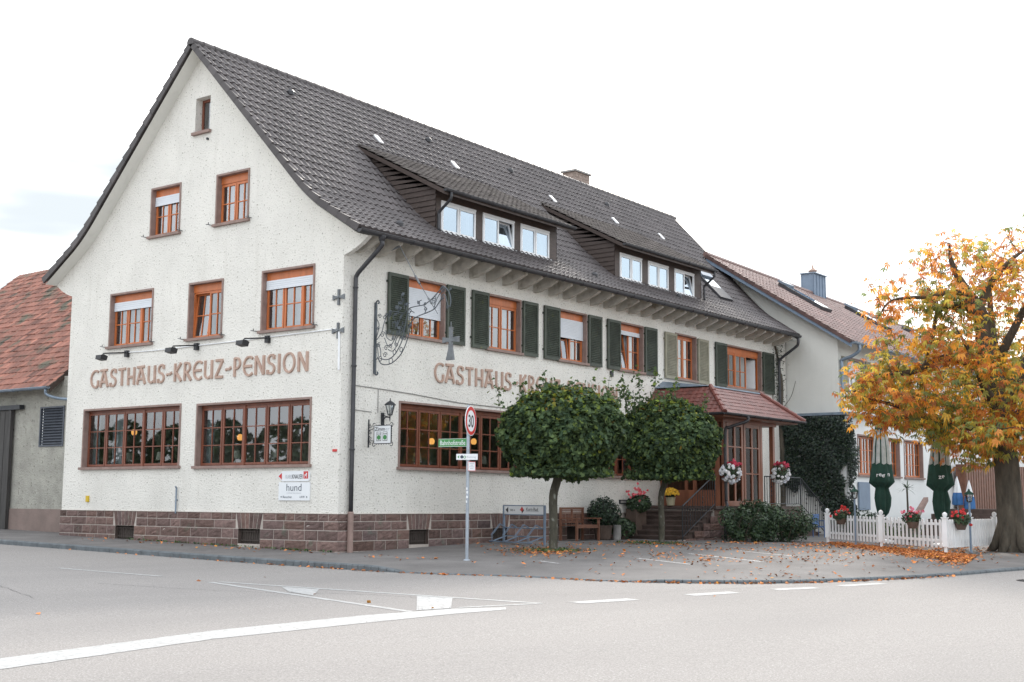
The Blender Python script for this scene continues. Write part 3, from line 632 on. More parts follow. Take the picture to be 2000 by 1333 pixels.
# dormers
def dormer(y0, y1, r0y, r1y, wins, pipe_y, tk):
    xf = -.36; zb = float(prof(xf))-.05; ze = 9.44; xe = .06; xt = -3.28; zt = float(prof(xt))+.02
    slope = (zt-ze)/(xt-xe); zr = lambda x: ze+(x-xe)*slope
    b = MB(); holes = [rect(a0, a1, zb+.07, zb+.07+.86) for a0, a1 in wins]
    b.poly([(y0, zb-.1), (y1, zb-.1), (y1, zr(xf)-.06), (y0, zr(xf)-.06)], holes, lambda a, z: (xf, a, z))
    d = obj('dormer', b, M['cladding'], H)
    for yy, sg in ((y0, -1), (y1, 1)):
        b = MB(); z = zb+.02; xs_ = np.linspace(xf, xt, 40)
        while z < zr(xt):     # lapped boards of the cheek
            z2 = z+.15; 
            lo = lambda x: max(float(prof(x))-.03, 0)
            q = [x for x in xs_ if zr(x)-.06 > z and lo(x) < z2]
            if len(q) > 1:
                xa, xb = q[0], q[-1]
                vs = [(xa, yy+sg*.03, z), (xb, yy+sg*.03, z), (xb, yy+sg*.006, min(z2, zr(xb)-.05)), (xa, yy+sg*.006, min(z2, zr(xa)-.05)), (xa, yy+sg*.002, z), (xb, yy+sg*.002, z)]
                b.add(vs, [(0, 1, 2, 3), (4, 5, 1, 0)])
            z = z2
        obj('cheek', b, M['cladding'], d)
    U = r1y-r0y; V = math.hypot(xt-xe, zt-ze); nx_, nz_ = (zt-ze)/V, (xe-xt)/V
    va, fa, ta = tiles(lambda u, v, h: (xe+(xt-xe)*v/V+nx_*h+0*u, r0y+u, ze+(zt-ze)*v/V+nz_*h), U, V, .215, .36, .050, .042, power=1.8, ns=10, tv=.09, seed=int(y0*7))
    dr = obj('dormer_roof', None, M['oldtile'], d, arrays=(va, fa, ta))
    b = MB(); T = lambda a, c, e: (a, e, c)
    q = [(xe, ze-.02), (xt, zt-.02), (xt, zt-.14), (xe, ze-.14)]
    b.prism(q, r0y, r1y, T)
    obj('roof_boarding', b, M['cladding'], d)
    gutter((xe+.05, r0y-.02, ze-.01), (xe+.05, r1y+.02, ze-.01), .065, d)
    b = MB(); b.box((xf+.0, y0, zb-.02), (xf+.12, y1, zb+.015)); b.box((xf-.02, y0-.06, zb-.06), (xf+.16, y1+.06, zb-.03)); obj('apron_flashing', b, M['zinc'], d)
    b = MB(); py = pipe_y; b.tube(catmull([(xe+.05, py, ze-.05), (xe+.05, py, ze-.22), (xe-.1, py, ze-.36), (xf+.07, py, ze-.55), (xf+.06, py, ze-.7), (xf+.06, py, zb+.05)], 4), .04, 8); obj('downpipe', b, M['gutter'], d, smooth=True)
    for k, (a0, a1) in enumerate(wins):
        window(lambda a, dd, z: (xf-dd, a, z), a0, a1, zb+.07, zb+.93, H, [(0, .5), (.5, 1)], 'white', surround=.0, depth=-.01, rows=1, cols=1, box=.05, curtain=((.82, 1),) if k != 1 else ((.5, .98),), glass='glassroof', tilt={1: .22} if k == tk else {}, sill=False)
    b = MB()
    for a0, a1 in wins: b.box((xf+.0, a0-.05, zb+.03), (xf+.07, a1+.05, zb+.075))
    obj('window_sill', b, M['white'], d)
class W3(tuple): pass
def wins(*l): return [tuple(q[:2]) for q in l]
dormer(3.78, 9.36, 3.62, 9.66, wins((3.99, 5.47), (5.785, 7.245), (7.55, 8.985)), 3.84, 1)
dormer(12.62, 18.28, 12.46, 18.58, wins((12.91, 14.27), (14.655, 16.0), (16.40, 17.785)), 18.42, 2)
# pale ventilation tiles, dark vents
def onroof(u, v, h): q = mainroof(u, v, h); return tuple(float(np.atleast_1d(c)[0]) for c in q)
def vof(x): return float(np.interp(-x, -px_, pl_))
for y, x in ((5.4, -3.83), (8.85, -3.83), (14.0, -3.77), (17.85, -3.72), (21.1, -3.70)):
    b = MB(); v = vof(x); vs = [onroof(y+a, v+c, h) for h in (.055, .10) for a, c in ((-.08, -.2), (.08, -.2), (.08, .18), (-.08, .18))]
    b.add(vs, [(0, 3, 2, 1), (4, 5, 6, 7), (0, 1, 5, 4), (1, 2, 6, 5), (2, 3, 7, 6), (3, 0, 4, 7)]); obj('snow_stop', b, M['white'], roof)
for y, x in ((2.69, -4.64), (2.25, .1), (8.5, -4.7), (12.6, -4.6), (11.2, .15), (18.5, -4.6), (16.5, .1)):
    b = MB(); v = vof(x); o = onroof(y, v, .06); b.lathe([(.10, -.06), (.11, .03), (.06, .10), (.01, .11)], o, 10); obj('roof_vent', b, M['gutter'], roof)
# skylight
b = MB(); v0, v1 = vof(-.87), vof(-1.93); vs = [onroof(a+.35, v, h) for h in (.05, .14) for a, v in ((20.75, v0), (21.75, v0), (21.75, v1), (20.75, v1))]
b.add(vs, [(4, 5, 6, 7), (0, 1, 5, 4), (1, 2, 6, 5), (2, 3, 7, 6), (3, 0, 4, 7)]); skl = obj('skylight', b, M['gutter'], H)
b = MB(); b.add([onroof(a+.35, v, .145) for a, v in ((20.87, v0+.14), (21.63, v0+.14), (21.63, v1-.2), (20.87, v1-.2))], [(0, 1, 2, 3)]); obj('pane', b, M['glassroof'], skl)
b = MB(); vs = [onroof(a+.35, v, h) for h in (.14, .22) for a, v in ((20.8, v1-.15), (21.7, v1-.15), (21.7, v1+.1), (20.8, v1+.1))]; b.add(vs, [(4, 5, 6, 7), (0, 1, 5, 4), (1, 2, 6, 5), (2, 3, 7, 6), (3, 0, 4, 7)]); obj('shutter_box', b, M['zinc'], skl)
# chimney just behind the ridge
b = MB(); cx, cy = -6.3, 19.1
for k in range(17):
    z = 12.0+k*.12
    for j in range(4):
        a0 = cy-.5+j*.25+(0.0 if k % 2 else .0); b.box((cx-.3, a0+.006, z+.006), (cx+.3, a0+.244, z+.114))
b.box((cx-.29, cy-.49, 12), (cx+.29, cy+.49, 14.0)); ch = obj('chimney', b, M['brick'], H)
b = MB(); b.box((cx-.36, cy-.57, 14.02), (cx+.36, cy+.57, 14.09)); obj('cap', b, M['concrete'], ch)
# shutter hooks left in the gable wall, small fittings
for a0, a1, z in ((-9.19, -7.25, 5.40), (-5.75, -4.36, 5.38), (-2.88, -.97, 5.38), (-7.53, -6.24, 8.36), (-4.78, -3.47, 8.36)):
    for s_, a in ((-1, a0-.16), (1, a1+.1)):
        b = MB(); b.tube([(a, 0, z+.07), (a, -.1, z+.07), (a, -.1, z+.13)], .012, 5); b.tube([(a-.1, -.1, z+.09), (a+.06, -.1, z+.06)], .010, 5); obj('shutter_hook', b, M['iron'], H)
b = MB(); b.tube([(-5.2, 0, 10.83), (-5.2, -.05, 10.83)], .035, 8); obj('wall_bolt', b, M['iron'], H)
# cable along the gable and the white conduit at the corner, cables by the lantern
b = MB(); b.tube([(-9.2, -.02, 5.27), (-7.2, -.02, 5.23), (-4, -.02, 5.25), (-.2, -.02, 5.30)], .016, 6); b.tube([(-.07, -.03, 5.22), (-.06, -.03, 4.3)], .028, 8)
obj('white_conduit', b, M['white'], H)
b = MB(); b.tube([(.014, .4, 3.97), (.014, 1.5, 3.94), (.014, 2.6, 3.90), (.014, 4.4, 3.80), (.014, 7.3, 3.78)], .011, 5); b.tube([(.014, 1.28, 3.95), (.014, 1.28, 3.35)], .011, 5); b.tube([(.014, .4, 3.38), (.014, 1.05, 3.36)], .010, 5)
obj('wall_cable', b, M['concrete'], H)
b = MB(); b.box((0, 11.75, 5.1), (.06, 11.88, 5.27)); obj('junction_box', b, M['black'], H)
b = MB(); b.box((0, -.018, 2.34), (.0, .0, 2.4)) if False else b.box((-.22, -.018, 2.36), (-.08, -.001, 2.42)); obj('number_plaque', b, M['signred'], H)
b = MB(); b.box((-9.87, -.05, 1.13), (-9.76, -.001, 1.30)); obj('yellow_marker', b, M['yellow'], H)
b = MB(); b.tube([(-5.9, -.05, .85), (-5.9, -.05, 1.5), (-5.9, -.08, 1.55)], .022, 8); b.tube([(-5.9, 0, 1.2), (-5.9, -.05, 1.2)], .02, 6); obj('vent_pipe', b, M['zinc'], H)
b = MB(); b.box((.001, 12.25, 1.17), (.03, 12.75, 1.3)); b.box((.03, 12.3, 1.2), (.034, 12.7, 1.27), 1); obj('wall_plaque', b, [M['black'], M['concrete']], H)

# ------------------------------------------------------------------ lettering in relief on both walls
def arc(cx, cy, rx, ry, a0, a1, n=14): return [(cx+rx*math.cos(R(a0+(a1-a0)*i/n)), cy+ry*math.sin(R(a0+(a1-a0)*i/n))) for i in range(n+1)]
GL = {
 'G': (.62, [arc(.40, .5, .36, .49, 55, 295), [(.52, .07), (.60, .13), (.60, .42)]]),
 'A': (.66, [[(.03, 0), (.30, .97)], [(.30, .97), (.62, 0)], [(.15, .30), (.50, .30)], [(.02, .97), (.55, .99)]]),
 'S': (.50, [arc(.27, .74, .20, .24, 60, 230, 9)+[(.30, .50)]+arc(.24, .26, .21, .24, 40, -120, 9), [(.42, .98), (.42, .76)], [(.04, .22), (.04, -.01)]]),
 'T': (.56, [[(.02, .94), (.55, .96)], [(.29, .93), (.29, 0)]]),
 'H': (.60, [[(.08, 0), (.08, 1)], [(.53, 0), (.53, 1)], [(.09, .46), (.52, .46)]]),
 'U': (.62, [[(.08, 1), (.08, .28)]+arc(.30, .26, .22, .22, 180, 275, 6)+[(.50, .14)], [(.54, 0), (.54, 1)]]),
 '-': (.40, [[(.02, .40), (.12, .44), (.26, .42), (.38, .52)]]),
 'K': (.56, [[(.08, 0), (.08, 1)], [(.50, 1), (.14, .52)], [(.14, .52), (.54, 0)]]),
 'R': (.54, [[(.08, 0), (.08, 1)], [(.08, .97)]+arc(.22, .73, .22, .24, 80, -80, 8)+[(.10, .47)], [(.20, .47), (.52, 0)]]),
 'E': (.60, [arc(.38, .5, .34, .49, 50, 310), [(.10, .50), (.56, .50)]]),
 'Z': (.56, [[(.05, .95), (.52, .95)], [(.51, .94), (.06, .05)], [(.05, .05), (.54, .05)]]),
 'P': (.50, [[(.08, 0), (.08, 1)], [(.08, .97)]+arc(.20, .70, .23, .27, 80, -80, 8)+[(.10, .42)]]),
 'N': (.66, [[(.08, 0), (.08, 1)], [(.09, .98), (.57, .02)], [(.58, 0), (.58, 1)]]),
 'I': (.22, [[(.11, 0), (.11, 1)]]),
 'O': (.74, [arc(.37, .5, .32, .48, 0, 360, 24)]),
}
def ribbon(b, pts, T, w, d0, d1, closed=False):
    P = [np.array(p, float) for p in pts]; n = len(P); Ls = []; Rs = []
    for i in range(n):
        if closed: t = P[(i+1) % (n-1)]-P[(i-1) % (n-1)]
        else: t = P[min(i+1, n-1)]-P[max(i-1, 0)]
        t = t/max(1e-9, np.linalg.norm(t)); nn = np.array([-t[1], t[0]])
        ww = w*(1.22 if (i in (0, n-1) and not closed) else 1.0)
        Ls.append(P[i]+nn*ww/2); Rs.append(P[i]-nn*ww/2)
    vs = []
    for i in range(n):
        c = P[i]
        vs += [T(*Ls[i], d0), T(*(Ls[i]*.72+c*.28), d1), T(*(Rs[i]*.72+c*.28), d1), T(*Rs[i], d0)]
    fs = [(4*i+k, 4*i+k+1, 4*i+4+k+1, 4*i+4+k) for i in range(n-1) for k in range(3)]+[(0, 3, 2, 1), (4*n-4, 4*n-3, 4*n-2, 4*n-1)]
    b.add(vs, fs)
TXT = 'GASTHAUS-KREUZ-PENSION'
def lettering(T, a0, a1, z0, h, root):
    gap = .14; tot = sum(GL[c][0] for c in TXT)+gap*(len(TXT)-1); sx = (a1-a0)/tot; a = a0
    for c in TXT:
        wd, st = GL[c]; b = MB()
        for k, s_ in enumerate(st):
            ribbon(b, [(a+p[0]*sx, z0+p[1]*h) for p in s_], lambda u, v, e: T(u, -e, v), (.067 if len(s_) < 6 else .064), -.004, .042+.0017*k, closed=(c == 'O'))
        obj('letter', b, M['letter'], root); a += (wd+gap)*sx
lettering(GX, -9.93, -1.11, 4.335, .485, thing('wall_lettering', (-5.5, 0, 4.33), 'sandstone coloured relief lettering GASTHAUS-KREUZ-PENSION under three spotlights on the gable wall', 'lettering'))
lettering(LX, 3.38, 12.15, 4.29, .485, thing('wall_lettering', (0, 7.7, 4.28), 'sandstone coloured relief lettering GASTHAUS-KREUZ-PENSION half hidden by clipped trees on the shuttered wall', 'lettering'))

# ------------------------------------------------------------------ flat text helper (sign writing)
def text(b, s_, T, a, z, h, d, mi=0, align='CENTER', width=None, bold=0.):
    cu = bpy.data.curves.new('text', 'FONT'); cu.body = s_; cu.size = 1; cu.align_x = align; cu.offset = bold; cu.resolution_u = 3
    o = bpy.data.objects.new('text', cu); COL.objects.link(o); bpy.context.view_layer.update()
    me = bpy.data.meshes.new_from_object(o.evaluated_get(bpy.context.evaluated_depsgraph_get()))
    vv = [v.co.copy() for v in me.vertices]; ff = [tuple(p.vertices) for p in me.polygons]
    bpy.data.objects.remove(o); bpy.data.curves.remove(cu); bpy.data.meshes.remove(me)
    x0 = min(v.x for v in vv); x1 = max(v.x for v in vv); k = h/.72; kx = k if width is None else width/(x1-x0)
    off = {'CENTER': -(x0+x1)/2, 'LEFT': -x0, 'RIGHT': -x1}[align]
    b.add([T(a+(v.x+off)*kx, -d, z+v.y*k) for v in vv], ff, mi)
def disc(b, T, a, z, r, d, mi=0, n=24, ry=None):
    b.add([T(a+r*math.cos(2*math.pi*i/n), -d, z+(ry or r)*math.sin(2*math.pi*i/n)) for i in range(n)], [tuple(range(n))], mi)

# ------------------------------------------------------------------ fittings on the gable wall
SPL = ['black spotlight on a bar arm over the first letters of the gable lettering', 'black spotlight on a bar arm over the middle of the gable lettering', 'black spotlight on a bar arm over PENSION on the gable']
def spot(x, lab):
    t = thing('wall_spotlight', (x, 0, 5.2), lab, 'spotlight', 'spotlights over the gable lettering')
    b = MB(); b.box((x-.06, -.10, 5.12), (x+.06, -.001, 5.30)); obj('wall_box', b, M['black'], t)
    b = MB(); b.tube([(x, -.1, 5.24), (x, -.80, 5.15), (x, -.85, 5.09)], .018, 8); obj('arm', b, M['black'], t)
    b = MB(); b.prism([(-.12, -.05), (.10, -.09), (.14, .04), (.02, .09), (-.10, .07)], x-.12, x+.12, lambda a, c, e: (e, -.87+a*.9, 5.03+c*.9)); obj('lamp_head', b, M['black'], t)
    return t
s0 = spot(-8.27, SPL[0])
for x, l in ((-5.3, SPL[1]), (-2.56, SPL[2])): dup(s0, (x, 0, 5.2), l)
def anchor(z, lab):
    t = MB(); T = GX; x = -.12
    for k, q in enumerate(([(-.032, -.19), (.032, -.19), (.025, 0), (.032, .19), (-.032, .19), (-.025, 0)], [(-.19, -.065), (-.09, -.03), (.09, -.03), (.19, -.065), (.19, .065), (.09, .03), (-.09, .03), (-.19, .065)])):
        t.prism([(x+p[0], z+p[1]) for p in q], 0, .045+.004*k, lambda a, c, e: (a, -e-.001, c))
    t.lathe([(.035, -.02), (.03, .02)], (x, -.06, z), 8)
    return tag(obj('wall_anchor', t, M['oldsteel'], loc=(x, 0, z)), lab, 'wall anchor', 'iron cross anchors by the corner')
anchor(6.06, 'grey iron cross wall anchor beside the window at the corner, the upper of two'); anchor(5.25, 'grey iron cross wall anchor where the white cable reaches the corner, the lower of two')
# company signs
t = thing('arrow_sign', (-1.5, 0, 1.8), 'white arrow sign KARLKNAUER with red arrow and red square on the gable', 'sign')
b = MB(); z = 1.79; q = [(-2.06, z), (-1.90, z-.125), (-.99, z-.125), (-.955, z-.085), (-.955, z+.085), (-.99, z+.125), (-1.90, z+.125)]
b.prism(q, .002, .035, lambda a, c, e: (a, -e, c)); obj('panel', b, M['signwhite'], t)
b = MB(); b.add([GX(a, -.039, c) for a, c in ((-2.03, z), (-1.91, z-.085), (-1.91, z+.085))], [(0, 1, 2)]); obj('red_arrow', b, M['signred'], t); b = MB(); b.add([GX(a, -.039, c) for a, c in rect(-1.155, -.995, z-.06, z+.115)], [(0, 1, 2, 3)])
obj('red_square', b, M['signred'], t)
b = MB(); text(b, 'KNAUER', GX, -1.175, z-.06, .11, .040, 0, 'RIGHT', .37, .0); text(b, 'KARL', GX, -1.545, z-.06, .10, .040, 1, 'RIGHT', .23)
for q in ((-1.115, z-.04, -1.10, z+.02), (-1.05, z-.04, -1.035, z+.03), (-1.115, z+.01, -1.035, z+.04), (-1.07, z+.04, -1.03, z+.075)): b.add([GX(a, -.042, c) for a, c in rect(q[0], q[2], q[1], q[3])], [(0, 1, 2, 3)], 2)
obj('writing', b, [M['black'], M['greytext'], M['signwhite']], t)
t = thing('direction_sign', (-1.48, 0, 1.4), 'white rectangular sign reading hund, Besucher and LKW low on the gable', 'sign')
b = MB(); b.box((-2.02, -.03, 1.205), (-.94, -.002, 1.645)); obj('panel', b, M['signwhite'], t)
b = MB(); text(b, 'hund', GX, -1.48, 1.435, .18, .034, 0, 'CENTER', .52, -.004); text(b, 'möbel besitzen', GX, -1.48, 1.37, .032, .034, 1, 'CENTER', .50)
text(b, 'Besucher', GX, -1.86, 1.265, .055, .034, 0, 'LEFT', .32); text(b, 'LKW', GX, -1.10, 1.265, .055, .034, 0, 'RIGHT', .17)
b.add([GX(a, -.034, c) for a, c in ((-1.95, 1.29), (-1.905, 1.268), (-1.905, 1.312))], [(0, 1, 2)]); b.add([GX(a, -.034, c) for a, c in ((-1.0, 1.29), (-1.045, 1.312), (-1.045, 1.268))], [(0, 1, 2)])
obj('writing', b, [M['navy'], M['greytext']], t)

# ------------------------------------------------------------------ wrought iron bracket with the hanging cross
YB = 1.12
t = thing('iron_bracket_sign', (0, YB, 4.3), 'ornate black wrought iron scroll bracket on the long wall with a hanging cross', 'hanging sign')
Q = lambda pts: [(x, YB, z) for x, z in pts]
b = MB(); b.box((.0, YB-.03, 4.30), (.05, YB+.03, 6.06)); b.tube(Q([(.03, 6.04)]+spiral(.10, 6.05, .07, .7, math.pi, 12, -1)), .02, 6); b.tube(Q([(.03, 4.33)]+spiral(.10, 4.32, .07, .7, math.pi, 12, 1)), .02, 6)
obj('wall_bar', b, M['forged'], t)
b = MB(); w = .0105
# photograph traced as real scrolls lying in the plane of the bracket
def cz(px, py): return ((px-95)*.003085+.04, 6.06-(py-600)*.00258-(px-95)*.0000+ (px-95)*.00034)
def curve(*pts, r=w): b.tube(Q(catmull([cz(*p) for p in pts], 5)), r, 5)
curve((120, 1130), (160, 1200), (230, 1222), (300, 1205), (370, 1150), (420, 1060), (450, 960), (455, 910), (490, 850), (560, 830), (640, 820), (710, 800), (760, 745), (800, 720), r=.0135)
curve((150, 1150), (210, 1172), (270, 1165), (330, 1110), (380, 1020), (405, 910), (425, 800), (450, 740), (520, 735), (590, 740), (640, 725), (700, 690), (760, 640), (800, 620), (850, 680), (870, 760), (865, 820), r=.0135)
curve((110, 960), (160, 900), (180, 830), (210, 760), (270, 730), (330, 745), (400, 770), (430, 700), (450, 690))
curve((230, 1080), (280, 1105), (325, 1060), (370, 960), (385, 900)); curve((190, 960), (225, 1040), (265, 1040), (310, 980), (325, 920))
curve((120, 1000), (150, 1060), (155, 1130)); curve((300, 1040), (330, 980), (385, 930)); curve((205, 890), (215, 960), (270, 1000), (285, 920))
curve((100, 760), (75, 820), (95, 950), (120, 1060), (125, 1130), (100, 1150)); curve((105, 760), (130, 830), (100, 950), (70, 1060), (65, 1130), (95, 1150))
curve((455, 910), (450, 800), (470, 770), (500, 790)); curve((560, 740), (545, 700), (575, 690)); curve((610, 820), (625, 780), (600, 750), (620, 740))
curve((700, 800), (740, 700), (800, 640), (790, 610)); curve((760, 745), (800, 690), (830, 760), (840, 830)); curve((700, 760), (720, 700), (690, 690))
for x, y, r, a, sg in ((80, 725, .05, 0, 1), (135, 740, .06, 3, -1), (190, 765, .06, 0, 1), (205, 745, .05, 2, -1), (170, 925, .08, 0, 1), (235, 915, .06, 2, -1), (340, 945, .06, 1, 1), (210, 1060, .07, 0, 1), (255, 1055, .06, 3, -1), (320, 1050, .06, 2, 1), (200, 1125, .07, 0, 1), (280, 985, .055, 2, -1), (405, 1010, .06, 1, 1), (75, 975, .05, 0, 1), (75, 1130, .05, 1, -1), (120, 850, .05, 3, 1), (450, 770, .07, 0, 1), (545, 705, .05, 2, 1), (615, 780, .05, 0, -1), (700, 730, .07, 1, 1), (790, 640, .09, 3, -1), (840, 820, .05, 0, 1), (130, 1015, .06, 1, 1), (380, 1000, .05, 2, 1), (610, 735, .04, 0, 1), (865, 660, .03, 0, 1)):
    c = cz(x, y); b.tube(Q(spiral(c[0], c[1], r, 1.4, a, 18, sg)), w*.9, 5)
for x, y, r in ((150, 1150, .06), (262, 1193, .075), (300, 1120, .06), (370, 1110, .055)):
    c = cz(x, y); b.tube(Q([(c[0]+r*.8*math.cos(q), c[1]+r*math.sin(q)) for q in np.linspace(0, 2*math.pi, 15)]), w*.9, 5, caps=False)
obj('scrollwork', b, M['forged'], t)
b = MB(); rg = np.random.default_rng(11)
for x, y in ((375, 590), (350, 660), (385, 640), (320, 700), (345, 720), (300, 760), (360, 800), (330, 840), (380, 860), (290, 830), (250, 735), (410, 690), (315, 860), (400, 905), (455, 905), (240, 760), (350, 900)):    # forged vine leaves and grapes
    c = cz(x, y); a = rg.uniform(0, 6.28); l = rg.uniform(.045, .085)
    vs = [(c[0]+l*math.cos(a+o)*k, YB+rg.normal(0, .02), c[1]+l*math.sin(a+o)*k) for o, k in ((0, 1), (.9, .75), (2.2, .6), (3.14, .8), (4.1, .6), (5.4, .75))]
    b.add(vs, [tuple(range(6))]); b.tube([(c[0], YB, c[1]), vs[3], (c[0]-.04, YB, c[1]-.12)], .008, 4)
obj('forged_leaf_spray', b, M['forged'], t)
b = MB(); cxx, czz = 2.45, 4.97; T = lambda a, c, e: (cxx+a, YB+e, czz+c)
b.prism([(-.045, .30), (-.04, .04), (-.24, .07), (-.24, -.07), (-.04, -.04), (-.055, -.2), (-.13, -.48), (.10, -.48), (.05, -.2), (.04, -.04), (.24, -.07), (.24, .07), (.04, .04), (.045, .30)][::-1], -.03, .03, T)
b.tube([(cxx, YB, czz+.28), (cxx, YB, czz+.42)], .012, 5); obj('cross', b, M['oldsteel'], t)
b = MB(); b.tube([(.78, YB, 7.40), (1.36, YB, 6.52), (1.78, YB, 5.95), (2.03, YB, 5.62)], .011, 6); b.tube([(1.30, YB, 6.61), (1.45, YB, 6.39)], .026, 8); b.tube([(1.73, YB, 6.02), (1.84, YB, 5.87)], .024, 8); b.tube([(.15, YB+.02, 7.27), (.72, YB, 7.37), (.80, YB, 7.38)], .026, 6); obj('stay_rod', b, M['oldsteel'], t)

# room sign on its own little bracket
YZ = .97; t = thing('room_sign', (0, YZ, 2.5), 'small framed sign Zimmer with two green dots on an iron wall bracket', 'sign')
Q = lambda pts: [(x, YZ, z) for x, z in pts]
b = MB(); b.box((0, YZ-.015, 2.49), (.02, YZ+.015, 3.17)); b.tube(Q([(0, 2.9), (.2, 2.95)]), .01, 5); b.tube(Q([(0, 2.66), (.2, 2.64)]), .01, 5)
for z in (2.6, 2.72, 2.85, 3.0): b.tube(Q(spiral(.07, z, .05, 1.3, 1.5, 14)), .008, 5)
obj('bracket', b, M['iron'], t)
b = MB(); x0, x1, z0, z1 = .19, .76, 2.57, 3.02
for q in (((x0, YZ-.012, z0), (x1, YZ+.012, z0+.015)), ((x0, YZ-.012, z1-.015), (x1, YZ+.012, z1)), ((x0, YZ-.012, z0), (x0+.015, YZ+.012, z1)), ((x1-.015, YZ-.012, z0), (x1, YZ+.012, z1))): b.box(*q)
for cx_, cz_, a in ((x0, z0, 1.), (x1, z0, 2.2), (x0, z1, -.6), (x1, z1, 3.9)): b.tube(Q([(cx_+.055*math.cos(q)*(1 if cx_ == x1 else -1)*.8, cz_+.055*math.sin(q)*(1 if cz_ == z1 else -1)) for q in np.linspace(-.9, 2.6, 12)]), .009, 5)
for z in np.linspace(z0+.06, z1-.06, 7): b.tube(Q([(x1, z), (x1+.018, z+.02), (x1, z+.04)]), .006, 4)
for x in np.linspace(x0+.06, x1-.1, 6): b.tube(Q([(x, z1), (x+.02, z1+.018), (x+.04, z1)]), .006, 4); b.tube(Q([(x, z0), (x+.02, z0-.018), (x+.04, z0)]), .006, 4)
obj('frame', b, M['iron'], t)
b = MB(); b.box((x0+.016, YZ-.008, z0+.016), (x1-.016, YZ+.008, z1-.016)); obj('panel', b, M['signwhite'], t)
TZ = lambda a, d, z: (a, YZ+d, z)
b = MB(); text(b, 'Zimm', TZ, .225, 2.885, .09, .011, 0, 'LEFT', .33, .012); text(b, 'er', TZ, .575, 2.885, .09, .011, 3, 'LEFT', .13, .0)  # last two letters greyed: glare on the panel put into their colour
for cx_ in (.36, .56):
    for q in ((cx_-.075, 2.64, cx_+.075, 2.86),): b.add([TZ(a, -.010, c) for a, c in rect(q[0], q[2], q[1], q[3])], [(0, 1, 2, 3)], 0)
    b.add([TZ(a, -.012, c) for a, c in rect(cx_-.062, cx_+.062, 2.652, 2.80)], [(0, 1, 2, 3)], 2); b.add([TZ(a, -.012, c) for a, c in rect(cx_-.062, cx_+.062, 2.815, 2.85)], [(0, 1, 2, 3)], 2)
    disc(b, TZ, cx_, 2.725, .058, .014, 1)
obj('writing', b, [M['black'], M['signgreen'], M['signwhite'], M['greytext']], t)
# wall lantern
YL = 1.45; t = thing('wall_lantern', (0, YL, 3.1), 'dark iron carriage lantern on a wall arm beside the long ground floor window', 'lantern')
b = MB(); b.box((0, YL-.05, 3.06), (.03, YL+.05, 3.36)); b.tube(catmull([(.03, YL, 3.16), (.10, YL, 3.24), (.2, YL, 3.25), (.26, YL, 3.22)], 4), .016, 6); b.tube([(.03, YL, 3.3), (.2, YL, 3.25)], .013, 6); b.tube([(.26, YL, 3.14), (.26, YL, 3.30)], [.008, .022], 6); obj('bracket', b, M['iron'], t)
b = MB()
for k in range(6): a = k*math.pi/3; b.tube([(.26+.055*math.cos(a), YL+.055*math.sin(a), 3.30), (.26+.115*math.cos(a), YL+.115*math.sin(a), 3.54)], .008, 5)
b.lathe([(.06, 3.29), (.06, 3.31)], (.26, YL, 0), 6); obj('cage', b, M['iron'], t)
b = MB(); b.lathe([(.15, 0), (.13, .03), (.07, .08), (.03, .10), (.012, .12), (.012, .17)], (.26, YL, 3.54), 12); obj('cap', b, M['iron'], t)
b = MB(); b.lathe([(.05, 3.31), (.108, 3.535)], (.26, YL, 0), 6); obj('pane', b, M['lantglass'], t)

# things standing in the ground floor windows and lamps inside
def sill_lamp(c, lab, m='shade'):
    t = thing('table_lamp', c, lab, 'lamp', 'lamps behind the ground floor windows'); b = MB(); b.lathe([(.05, 0), (.04, .02), (.015, .04), (.015, .16)], c, 10); obj('base', b, M['teak'], t)
    b = MB(); b.lathe([(.13, .14), (.09, .36)], c, 14); obj('lamp_shade', b, M[m], t); return t
for x, l in ((-8.6, 'pale lamp shade on the sill of the left gable window, behind its second casement'), (-7.22, 'pale lamp shade on the sill of the left gable window, behind its fourth casement'), (-4.1, 'pale lamp shade on the sill of the right gable window, behind its second casement'), (-2.62, 'pale lamp shade on the sill of the right gable window, behind its fourth casement')): sill_lamp((x, .42, 2.13), l)
for y, l in ((3.25, 'pale lamp shade in the long window behind its second casement, left of the road sign'), (5.95, 'pale lamp shade in the long window right of the road sign')): sill_lamp((-.42, y, 2.10), l)
def pendant(c, lab):
    t = thing('pendant_lamp', c, lab, 'lamp', 'lit lamps hanging in the dining room'); b = MB(); b.tube([(c[0], c[1], c[2]+.2), (c[0], c[1], 4.24)], .01, 4); obj('cord', b, M['black'], t)
    b = MB(); b.lathe([(.05, 0), (.08, .04), (.085, .11), (.05, .16), (.02, .17)], c, 14); obj('lamp_shade', b, M['lamp'], t); return t
pendant((-10.02, 1.6, 3.08), 'lit orange pendant lamp behind the left gable window'); pendant((-5.6, 1.8, 2.83), 'lit orange pendant lamp behind the right gable window')
pendant((-1.6, 5.18, 2.77), 'lit orange pendant lamp behind the long window left of the road sign'); pendant((-1.6, 7.03, 2.84), 'lit orange pendant lamp behind the long window right of the road sign')

